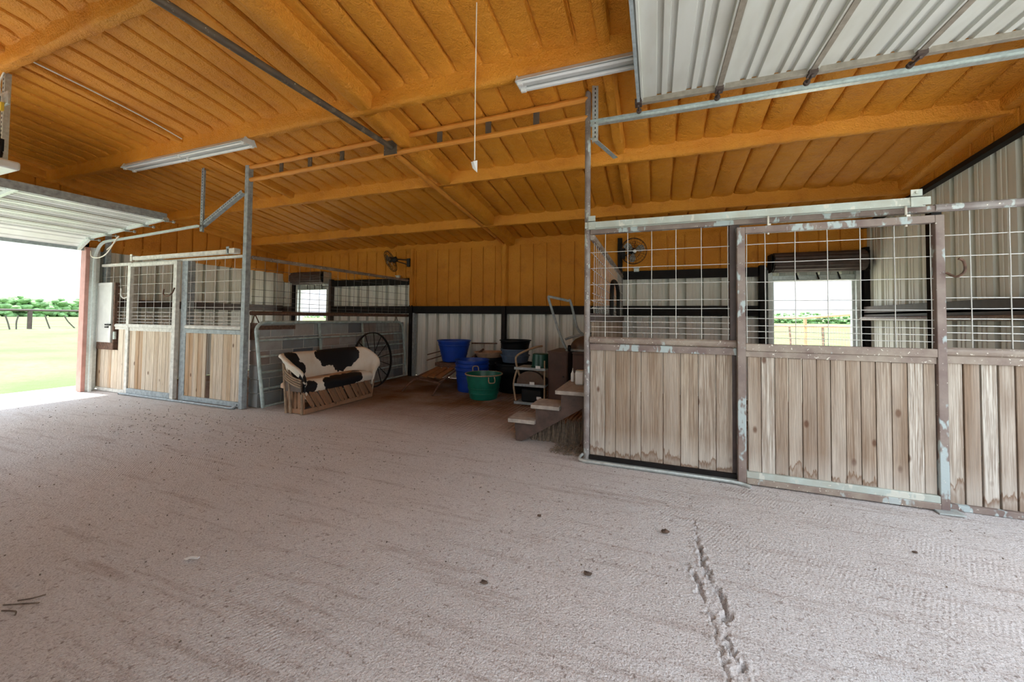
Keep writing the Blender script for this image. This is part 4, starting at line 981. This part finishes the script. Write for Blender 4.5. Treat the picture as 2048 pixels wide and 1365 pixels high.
# ------------------------------------------------------------------ tubs and clutter in the middle bay
def tub(b, c, r0, r1, h, rimw=.014, bands=(), n=40, floor_=True):
    prof = [(.0, 0), (r0 * .97, 0), (r0, .012)]
    for z in bands: pass
    steps = sorted(bands)
    prof2 = []
    for i in range(9):
        tt = .03 + .94 * i / 8; prof2.append((r0 + (r1 - r0) * tt, h * tt))
    prof += prof2
    for z in steps:
        rr = r0 + (r1 - r0) * z / h; prof += [(rr + .001, z - .012), (rr + .009, z - .006), (rr + .009, z + .006), (rr + .001, z + .012)]
    prof = prof[:3] + sorted(prof[3:], key=lambda q: q[1])
    prof += [(r1, h - .022), (r1 + rimw, h - .018), (r1 + rimw, h - .003), (r1 + rimw * .6, h), (r1 - .003, h), (r1 - .008, h - .02), (r0 - .008, .018), (0, .016)]
    return b.lathe(prof, c, n)
t = thing('muck_tub', 'green round tub with tan rope handles standing on the floor', 'tub', (-2.90, 6.38, 0))
b = MB(); tub(b, (-2.90, 6.38, 0), .245, .325, .445, .012, (.11, .20)); b.build('body', 'green', t)
b = MB(); b.tube([(-2.90 + .335 * math.cos(2 * PI * i / 40), 6.38 + .335 * math.sin(2 * PI * i / 40), .438) for i in range(40)], .012, 8, closed=True); b.build('rim', 'rope', t)
for a_ in (2.45, -.75):
    u = Vector((math.cos(a_), math.sin(a_), 0)); v_ = Vector((-u.y, u.x, 0)); c_ = Vector((-2.90, 6.38, .42)); rr = .345; up = .10 if a_ > 0 else -.09
    b = MB(); b.tube(smoothpath([c_ + u * rr - v_ * .055, c_ + u * (rr + .02) - v_ * .05 + Vector((0, 0, up)), c_ + u * (rr + .02) + v_ * .05 + Vector((0, 0, up)), c_ + u * rr + v_ * .055], 6), .011, 8); b.build('handle', 'rope', t)
for i, lb in enumerate(('blue tub at the bottom of the nested blue stack behind the green tub', 'blue tub in the middle of the nested blue stack behind the green tub', 'blue tub on top of the nested blue stack behind the green tub')):
    b = MB(); tub(b, (-3.42, 6.96, .075 * i), .285, .33, .47, .014, (.40,) if i else (.3, .40)); tag(b.build('plastic_tub', 'blue'), lb, 'tub', 'nested blue tubs')
b = MB(); tub(b, (-4.09, 7.42, .50), .245, .355, .46, .014, (.36,)); tag(b.build('plastic_tub', 'blue'), 'bright blue tub set high on the rusty cart by the white wall', 'tub')
# rusty cart under the high blue tub
t = thing('rusty_cart', 'rusty low cart with sloping rails and splayed legs carrying a blue tub', 'cart', (-3.95, 7.0, 0))
for (a_, c_) in (((-4.50, 6.60, .235), (-4.05, 7.95, .62)), ((-3.86, 6.45, .20), (-3.62, 7.92, .74))):
    b = MB(); b.tube([a_, tuple(np.array(a_) * .5 + np.array(c_) * .5), c_], .022, 8); b.build('side_rail', 'rust', t)
b = MB(); b.tube([(-4.72, 7.35, .62), (-4.2, 7.95, .80)], .012, 6); b.tube([(-4.70, 7.30, .50), (-4.2, 7.95, .70)], .012, 6); b.tube([(-3.95, 8.0, .86), (-3.30, 7.95, .88)], .016, 6); b.build('push_bar', 'rust', t)
for a_, k2, c_ in (((-4.46, 6.62, .235), (-4.53, 6.45, .15), (-4.62, 6.32, .0)), ((-3.86, 6.5, .20), (-3.84, 6.3, .10), (-3.84, 6.17, 0)), ((-4.1, 7.8, .55), (-4.1, 7.85, .3), (-4.1, 7.9, 0)), ((-3.63, 7.85, .71), (-3.63, 7.9, .4), (-3.63, 7.95, 0))):
    b = MB(); b.tube(smoothpath([a_, k2, c_], 5), .018, 8); b.build('leg', 'rust', t)
b = MB(); b.bar((-4.50, 6.60, .225), (-3.86, 6.47, .19), .07, .03); b.bar((-4.35, 7.2, .40), (-3.76, 7.1, .42), .05, .02); b.build('cross_bar', 'rust', t)
b = MB(); b.add([(-4.38, 7.12, .42), (-3.78, 7.05, .42), (-3.76, 7.75, .47), (-4.36, 7.80, .47), (-4.38, 7.12, .49), (-3.78, 7.05, .49), (-3.76, 7.75, .495), (-4.36, 7.80, .495)], [(0, 1, 2, 3), (4, 7, 6, 5), (0, 4, 5, 1), (1, 5, 6, 2), (2, 6, 7, 3), (3, 7, 4, 0)]); b.build('deck', 'rust', t)
for i in range(3):
    b = MB(); x = -4.32 + i * .16
    b.bar((x, 6.62, .262), (x + .08, 7.05, .40), .12, .035, up=(0, -.3, 1)); tag(b.build('scrap_board', 'orangewood', bevel=.004), ('orange-brown board lying on the rusty cart, nearest its splayed leg', 'orange-brown board in the middle of three on the rusty cart', 'orange-brown board on the rusty cart nearest the blue stack')[i], 'board', 'boards on the rusty cart')
# black tubs with a tan pan and grey tubs
for i in range(2):
    b = MB(); tub(b, (-3.36, 7.69, .10 * i), .27, .34, .50, .016, (.38,)); tag(b.build('plastic_tub', 'black'), ('lower black tub beneath the dusty tan pan', 'upper black tub directly beneath the dusty tan pan')[i], 'tub', 'black tubs in the dark corner')
b = MB(); b.lathe([(0, .605), (.27, .605), (.33, .70), (.345, .702), (.345, .715), (.325, .716), (.265, .625), (0, .622)], (-3.36, 7.69, 0), 40); tag(b.build('feed_pan', 'tan'), 'shallow dusty tan pan lying on top of the black tubs', 'pan')
for i in range(3):
    b = MB(); tub(b, (-2.62, 7.25, .06 * i), .33, .385, .44, .016, (.34,)); tag(b.build('plastic_tub', 'black'), ('wide black tub at the bottom of the pile holding the grey tubs', 'wide black tub in the middle of the pile holding the grey tubs', 'wide black tub just under the blue-grey tubs')[i], 'tub', 'black tubs in the dark corner')
for i in range(2):
    b = MB(); tub(b, (-2.65, 7.35, .562 + .12 * i), .25, .29, .15, .012); tag(b.build('plastic_tub', 'greyplastic'), ('lower blue-grey tub of the pair on the black tubs', 'upper blue-grey tub just under the small black bucket')[i], 'tub', 'blue-grey tubs')
b = MB(); tub(b, (-2.65, 7.35, .80), .26, .305, .21, .02, (.16,)); tag(b.build('plastic_tub', 'black'), 'small black bucket crowning the blue-grey tubs by the back column', 'bucket')
# tubular shelf rack
t = thing('shelf_rack', 'bent tube rack with three narrow metal shelves beside the brown cabinets', 'shelf', (-1.95, 6.4, 0))
b = MB(); b.tube(smoothpath([(-2.20, 6.15, .06), (-2.24, 6.15, .34), (-2.18, 6.16, .60)], 4), .016, 8); b.tube(smoothpath([(-2.14, 6.2, .44), (-2.22, 6.2, .70), (-2.20, 6.25, .82), (-2.0, 6.5, .93), (-1.9, 6.7, .95)], 6), .018, 8); b.tube(smoothpath([(-1.70, 6.15, .03), (-1.70, 6.15, .75)], 4), .014, 8); b.build('tube_frame', 'rope', t)
for z in (.035, .335, .61):
    b = MB(); b.box(-2.22, -1.68, 6.12, 6.62, z - .015, z); b.box(-2.22, -1.68, 6.11, 6.13, z - .025, z + .018); b.build('shelf', 'greypaint', t, bevel=.003)
b = MB(); b.lathe([(0, .85), (.12, .85), (.135, .84), (.15, .64), (.165, .63), (.165, .612), (0, .612)], (-1.83, 6.36, 0), 32); tag(b.build('bucket', 'dgreen'), 'dark green bucket turned upside down on the top rack shelf', 'bucket')
b = MB(); rows = []
for i in range(13):
    a_ = PI * i / 12; rows.append([(-1.95 + .24 * math.cos(a_), y, .337 + (.17 + .06 * math.cos((y - 6.2) * 9)) * math.sin(a_) ** .8) for y in (6.16, 6.25, 6.35, 6.45, 6.55)])
b.grid(rows); b.f.append(tuple(i * 5 for i in range(13))); b.f.append(tuple(i * 5 + 4 for i in range(13))[::-1]); tag(b.build('saddle_pad', 'leather', angle=1), 'rounded brown leather pad on the middle rack shelf', 'pad')
b = MB(); b.box(-2.12, -1.76, 6.18, 6.52, .037, .26); tag(b.build('storage_crate', 'black', bevel=.03), 'black crate on the bottom rack shelf', 'crate')
for x, z, l in ((-1.80, .62, 'small white card on the top shelf edge of the rack'), (-1.90, .35, 'crumpled white card on the middle shelf edge of the rack'), (-1.80, .10, 'small white card on the black crate front')):
    b = MB(); b.box(x - .04, x + .04, 6.095 if z > .2 else 6.165, 6.105 if z > .2 else 6.178, z, z + .045); tag(b.build('price_card', 'white'), l, 'card', 'cards on the rack')
# cabinets
for x0, x1, l in ((-1.66, -1.33, 'plain brown cabinet standing nearest the shelf rack'), (-1.25, -.78, 'plain brown cabinet standing against the tall speckled pole')):
    t = thing('cabinet', l, 'cabinet', ((x0 + x1) / 2, 6.6, 0))
    b = MB(); b.box(x0, x1, 6.22, 7.05, 0, .885); b.build('body', 'cabinet', t, bevel=.006)
    b = MB(); b.box(x0 - .01, x1 + .01, 6.20, 7.07, .885, .905); b.build('top', 'cabinet', t, bevel=.004)
    b = MB(); b.box(x0 + .012, x1 - .012, 6.205, 6.22, .03, .86); dd = b.build('door', 'cabinet', t, bevel=.004)
    b = MB(); b.lathe([(0, 0), (.01, 0), (.014, .018), (0, .024)], ((x0 + x1) / 2 + .1, 6.205, .5), 10, mtx=Matrix.Rotation(PI / 2, 3, 'X')); b.build('knob', 'iron', dd)
# mower on top
t = thing('push_mower', 'old push mower with bent tubular handle standing on the brown cabinets', 'mower', (-1.1, 6.6, .905))
b = MB(); rows = []
for i in range(9):
    a_ = PI / 2 * i / 8; rows.append([(-1.05 + .32 * math.cos(a_) * math.cos(q) + 0, 6.62 + .27 * math.cos(a_) * math.sin(q), .945 + .22 * math.sin(a_)) for q in [2 * PI * j / 24 for j in range(24)]])
b.grid(rows, closed=True); b.build('deck', 'leather', t, angle=1)
b = MB(); b.box(-1.40, -.80, 6.35, 6.9, .906, .945); b.build('base_plate', 'greypaint', t, bevel=.01)
b = MB(); b.tube(smoothpath([(-1.40, 6.40, .95), (-1.50, 6.35, 1.2), (-1.66, 6.25, 1.76), (-1.64, 6.24, 1.81), (-1.58, 6.25, 1.80), (-1.36, 6.3, 1.75), (-1.31, 6.33, 1.72), (-1.22, 6.45, 1.30), (-1.13, 6.55, 1.18)], 6), .022, 8); b.build('handle', 'greypaint', t)
b = MB(); b.tube(smoothpath([(-1.42, 6.42, 1.10), (-1.25, 6.48, 1.16), (-1.0, 6.55, 1.20), (-.85, 6.58, 1.18)], 5), .02, 8); b.tube([(-1.16, 6.5, 1.22), (-1.08, 6.5, 1.15), (-1.02, 6.5, 1.25)], .012, 6); b.build('brace', 'greypaint', t)
for x in (-1.33, -.87):
    b = MB(); b.lathe([(0, -.02), (.05, -.02), (.055, 0), (.05, .02), (0, .02)], (x, 6.34, .958), 16, mtx=Matrix.Rotation(PI / 2, 3, 'Y')); b.build('wheel', 'black', t)
# mounting steps
t = thing('wooden_steps', 'short flight of weathered wooden steps beside the tall speckled pole', 'steps', (-1.15, 4.5, 0))
for (x0, x1, z, y1) in ((-1.63, -1.30, .265, 4.66), (-1.35, -1.01, .45, 4.66), (-1.06, -.70, .635, 5.10)):
    b = MB(); b.box(x0, x1, 4.28, y1, z - .045, z); b.build('tread', 'greywood', t, bevel=.006)
for y in (4.33, 4.60):
    b = MB(); b.prism([(-1.54, 0.0), (-1.47, 0), (-.70, .48), (-.70, .59), (-1.0, .59), (-1.0, .405), (-1.30, .405), (-1.30, .22), (-1.56, .22)], 'y', y, y + .04); b.build('stringer', 'brownwood', t)
b = MB(); b.box(-.76, -.70, 4.34, 4.40, 0, .59); b.box(-.76, -.70, 5.0, 5.06, 0, .59); b.build('rear_post', 'brownwood', t)
t = thing('spray_bottle', 'slim white bottle standing on the top wooden step', 'bottle', (-1.0, 4.99, .635))
b = MB(); b.lathe([(0, 0), (.022, 0), (.024, .01), (.024, .10), (.010, .125), (.010, .14), (0, .14)], (-1.0, 4.99, .635), 20); b.build('body', 'white', t)
b = MB(); b.lathe([(0, .14), (.007, .14), (.005, .17), (0, .172)], (-1.0, 4.99, .635), 12); b.build('nozzle', 'palelit', t)
t = thing('white_tin', 'squat white tin standing on the top wooden step by the pole', 'tin', (-.865, 4.78, .635))
b = MB(); b.box(-.92, -.81, 4.72, 4.84, .636, .80); b.build('body', 'white', t, bevel=.02)
b = MB(); b.box(-.915, -.815, 4.725, 4.835, .80, .812); b.build('lid', 'palelit', t, bevel=.005)
# straw under the steps
b = MB()
for i in range(900):
    x = rng.uniform(-1.42, -.70); y = 4.42 + rng.random() * .16; h_ = rng.uniform(.10, .26) * min(1, (x + 1.5) / .35); a_ = rng.uniform(-.03, .03)
    b.bar((x, y, 0), (x + a_, y + .02, h_), .006, .003)
for i in range(260):
    x = rng.uniform(-1.05, -.66); y = rng.uniform(4.08, 4.4); a_ = rng.random() * PI; l_ = rng.uniform(.04, .1)
    b.bar((x - l_ * math.cos(a_) / 2, y - l_ * math.sin(a_) / 2, .004), (x + l_ * math.cos(a_) / 2, y + l_ * math.sin(a_) / 2, .012 + .02 * rng.random()), .005, .003)
tag(b.build('straw_bristles', 'straw'), 'brown upright straw bristles heaped beneath the wooden steps', 'straw', kind='stuff')

# ------------------------------------------------------------------ fans and outlets
def fan(c, axis, r, mount, label):
    t = thing('wall_fan', label, 'fan', c)
    ax = Vector(axis).normalized(); q = ax.to_track_quat('Z', 'Y').to_matrix(); c = Vector(c)
    def P(rad, th, z): return c + q @ Vector((rad * math.cos(th), rad * math.sin(th), z))
    b = MB()
    for rad, z in ((r, 0), (r * .97, .035), (r * .72, .06), (r * .45, .07), (r * .97, -.035), (r * .6, -.07)):
        b.tube([P(rad, 2 * PI * i / 36, z) for i in range(36)], .006 if rad == r else .003, 6, closed=True)
    for i in range(24):
        th = 2 * PI * i / 24; b.tube([P(.04, th, .075), P(r * .72, th, .06), P(r * .97, th, .035), P(r, th, 0), P(r * .97, th, -.035), P(r * .6, th, -.07), P(.07, th, -.08)], .002, 4)
    b.build('guard', 'iron', t)
    for k in range(3):
        b = MB(); rows = []
        for i in range(7):
            rad = .045 + (r * .86 - .045) * i / 6; wd = .35 + .25 * math.sin(i / 6 * PI)
            rows.append([P(rad, 2 * PI * k / 3 + .4 + wd * (j / 4 - .5) * 2.0 * (.6 + .4 * (1 - i / 6)), .02 - .04 * j / 4) for j in range(5)])
        b.grid(rows); b2 = b.build('blade', 'fanblade', t, angle=1)
    b = MB(); b.lathe([(0, -.17), (.05, -.17), (.065, -.15), (.065, -.05), (.03, -.04), (.03, .03), (0, .035)], c, 20, mtx=q); b.build('motor', 'iron', t)
    b = MB(); b.lathe([(0, .076), (.035, .076), (.03, .086), (0, .088)], c, 20, mtx=q); b.build('badge', 'white', t)
    b = MB(); b.tube([c - ax * .14, Vector(mount) + Vector((0, 0, .06))], .014, 8); b.tube([c - ax * .10 - Vector((0, 0, .02)), Vector(mount) - Vector((0, 0, .06))], .010, 8); b.box(mount[0] - .04, mount[0] + .04, mount[1] - .04, mount[1] + .03, mount[2] - .10, mount[2] + .10); b.build('bracket', 'iron', t)
fan((-.38, 7.75, 2.77), (.32, -1, -.18), .25, (-.60, 8.06, 2.78), 'round caged wall fan facing out above the stall behind the pole')
fan((-6.10, 7.80, 2.82), (-1, -.30, -.42), .27, (-5.72, 8.02, 2.80), 'caged wall fan turned sideways above the block wall stall')
for x, z, l in ((-.34, 2.46, 'white outlet cover below the round fan facing out'), (-6.05, 2.46, 'white outlet cover below the fan turned sideways')):
    t = thing('outlet_box', l, 'outlet', (x, YB - .10, z - .06))
    b = MB(); b.box(x - .05, x + .05, YB - .135, YB - .092, z - .06, z + .01); b.build('box', 'galv', t, bevel=.004)
    b = MB(); b.box(x - .06, x + .06, YB - .165, YB - .10, z + .012, z + .03); b.build('cover', 'white', t, bevel=.005)

# ------------------------------------------------------------------ floor litter
def clod(x, y, r, label, seed, flat=.5):
    b = MB(); rows = []
    for i in range(7):
        a_ = PI * i / 6 - PI / 2; row = []
        for j in range(12):
            th = 2 * PI * j / 12; q = 1 + .45 * mnoise.noise((math.cos(th) * 1.5 + seed, math.sin(th) * 1.5, i * .5))
            row.append((x + r * math.cos(a_) * math.cos(th) * q, y + r * .7 * math.cos(a_) * math.sin(th) * q, r * flat * (1 + math.sin(a_)) * q * .9))
        rows.append(row)
    b.grid(rows, closed=True); return tag(b.build('dung_clod', 'clod', angle=1.5), label, 'clod')
clod(-.789, 2.748, .016, 'dark dry clod alone on the pinkish floor in front of the steps', 1)
clod(.066, 2.853, .026, 'crumbly dark clod beside the top of the floor crack', 2)
clod(-.357, 2.235, .024, 'flat dark clod on open floor a little way from the crack', 3, .3)
clod(-.874, 1.959, .022, 'small flattened brown clod on the near open floor', 4, .3)
clod(1.533, 3.188, .014, 'tiny dark clod near the far boards beyond the crack', 5)
b = MB(); b.add([(-2.62, 1.50, .002), (-2.57, 1.49, .012), (-2.55, 1.515, .02), (-2.60, 1.53, .006)], [(0, 1, 2, 3)]); b.bar((-2.585, 1.515, .01), (-2.53, 1.53, .012), .014, .008); tag(b.build('paper_scrap', 'white', smooth=False), 'torn white scrap lying on the open pinkish floor', 'scrap')
b = MB()
for p0, p1, p2 in (((-3.02, .95, .004), (-2.95, .975, .01), (-2.88, 1.02, .004)), ((-3.0, .99, .004), (-2.94, 1.02, .012), (-2.93, 1.06, .006)), ((-2.97, .93, .004), (-2.9, .95, .006), (-2.87, .94, .003))): b.tube(smoothpath([p0, p1, p2], 4), .0035, 5)
tag(b.build('dry_twigs', 'twig'), 'forked dry twig lying near the picture edge on the floor', 'twig')

b = MB()
for i in range(620):
    if i < 420: x = rng.gauss(-5.6, 1.7); y = rng.gauss(3.35, .5)
    else: x = rng.uniform(-7, 2.8); y = rng.uniform(.9, 3.9)
    if not (XL + .3 < x < XR - .3 and .7 < y < 3.85): continue
    a_ = rng.random() * PI; l_ = rng.uniform(.004, .020) * (.5 if i >= 420 else 1); wd_ = rng.uniform(.002, .006)
    b.bar((x - l_ * math.cos(a_) / 2, y - l_ * math.sin(a_) / 2, .004), (x + l_ * math.cos(a_) / 2, y + l_ * math.sin(a_) / 2, .005), wd_, .006)
tag(b.build('floor_litter', 'twig', smooth=False), 'dark specks of chaff and bedding strewn over the dusty floor', 'litter', kind='stuff')

# ------------------------------------------------------------------ outside: fences and bushes
t = thing('pipe_fence', 'brown pipe rail fence with crooked stays across the grass field', 'fence', (-30, 10.5, gz(-30, 10.5)))
b = MB(); b.tube([(-30, -6, 1.595), (-30, 4, 1.595), (-30, 18, 1.59)], .055, 8); b.build('top_rail', 'brownsteel', t)
for y in (3.0, 9.86, 16.7):
    b = MB(); b.tube([(-30, y, gz(-30, y) - .1), (-30, y, 1.57)], .09, 8); b.build('post', 'brownsteel', t)
for y0, y1, sw in ((8.0, 8.35, .1), (9.03, 9.2, .0), (9.45, 9.40, .05), (10.35, 10.55, .03), (11.05, 11.5, .12), (11.9, 11.8, -.08), (12.6, 12.8, .05), (7.0, 7.2, .05)):
    b = MB(); b.tube(smoothpath([(-29.9, y0, 1.32), (-29.9, (y0 + y1) / 2 - sw * .6, 1.0), (-29.9, y1, gz(-29.9, y1) - .05)], 5), [.03] * 11, 6); b.build('stay', 'bushstem', t)
FX = 4.27
t = thing('corral_fence', 'rusty two-rail pipe corral fence with mesh outside the open roll-up doorway', 'fence', (FX, 14, gz(FX, 14)))
b = MB(); b.tube([(FX, 11.0, 1.62), (FX, 14, 1.555), (FX, 18, 1.565), (FX, 26, 1.6)], .035, 8); b.build('top_rail', 'rustpipe_out', t)
b = MB(); b.tube([(FX, 10.6, 1.335), (FX, 14, 1.29), (FX, 18, 1.255), (FX, 26, 1.24)], .03, 8); b.build('lower_rail', 'rustpipe_out', t)
for y in (10.95, 14, 17.8, 22):
    b = MB(); b.tube([(FX, y, gz(FX, y) - .1), (FX, y, 1.55)], .045, 8); b.build('post', 'rustpipe_out', t)
g_ = MB()
for i in range(60): g_.tube([(FX, 10.6 + i * .16, gz(FX, 11)), (FX, 10.6 + i * .16, 1.27)], .004, 4)
for i in range(8): g_.tube([(FX, 10.6, .12 + i * .15), (FX, 20, .15 + i * .15)], .004, 4)
g_.build('mesh_infill', 'rustpipe_out', t)
for y, s_ in ((12.9, .1), (15.6, .2)):
    b = MB(); b.tube([(FX + .1, y, gz(FX, y)), (FX + .1, y + s_, 1.3)], .03, 6); b.build('stay', 'bushstem', t)
def hedge(p0, p1, n, h_, seed, label):
    # lumpy far-off hedge: overlapping leafy crowns, too far to tell plants apart
    r_ = random.Random(seed); b = MB()
    for k in range(n):
        t_ = r_.random(); x = p0[0] + (p1[0] - p0[0]) * t_ + r_.uniform(-1.5, 1.5); y = p0[1] + (p1[1] - p0[1]) * t_ + r_.uniform(-1.5, 1.5)
        z0 = gz(x, y); hh = h_ * (.75 + .35 * mnoise.noise((t_ * 9, seed, 0)) + .25 * mnoise.noise((t_ * 31, seed, 2))); R_ = hh * r_.uniform(.07, .17); zc = z0 + r_.random() * (hh - R_)
        b.grid([[(x + R_ * 1.3 * math.cos(ph) * math.cos(2 * PI * j / 8) * (1 + .5 * mnoise.noise((i * 1.7 + k, j * 1.1, seed))), y + R_ * 1.3 * math.cos(ph) * math.sin(2 * PI * j / 8) * (1 + .5 * mnoise.noise((i + k * 2, j * 1.3, seed))), max(z0 - .1, zc + R_ * math.sin(ph) * (1 + .4 * mnoise.noise((i, j * 2, k + seed))))) for j in range(8)] for i, ph in enumerate((-1.57, -.9, -.3, .3, .9, 1.57))], closed=True)
    return tag(b.build('hedge', 'foliage', smooth=False), label, 'hedge', kind='stuff')
hedge((-82, -8), (-82, 33), 1100, 3.6, 3, 'green hedge line across the field seen through the big doorway')
hedge((-82, 38), (-82, 50), 420, 5.0, 4, 'taller clump of trees rising behind the red door jamb')
hedge((14, 80), (36, 80), 700, 2.2, 5, 'low green hedge behind the rusty corral fence')
hedge((-104, 86), (-78, 86), 220, 1.6, 6, 'far low hedge seen through the small opening above the block wall')
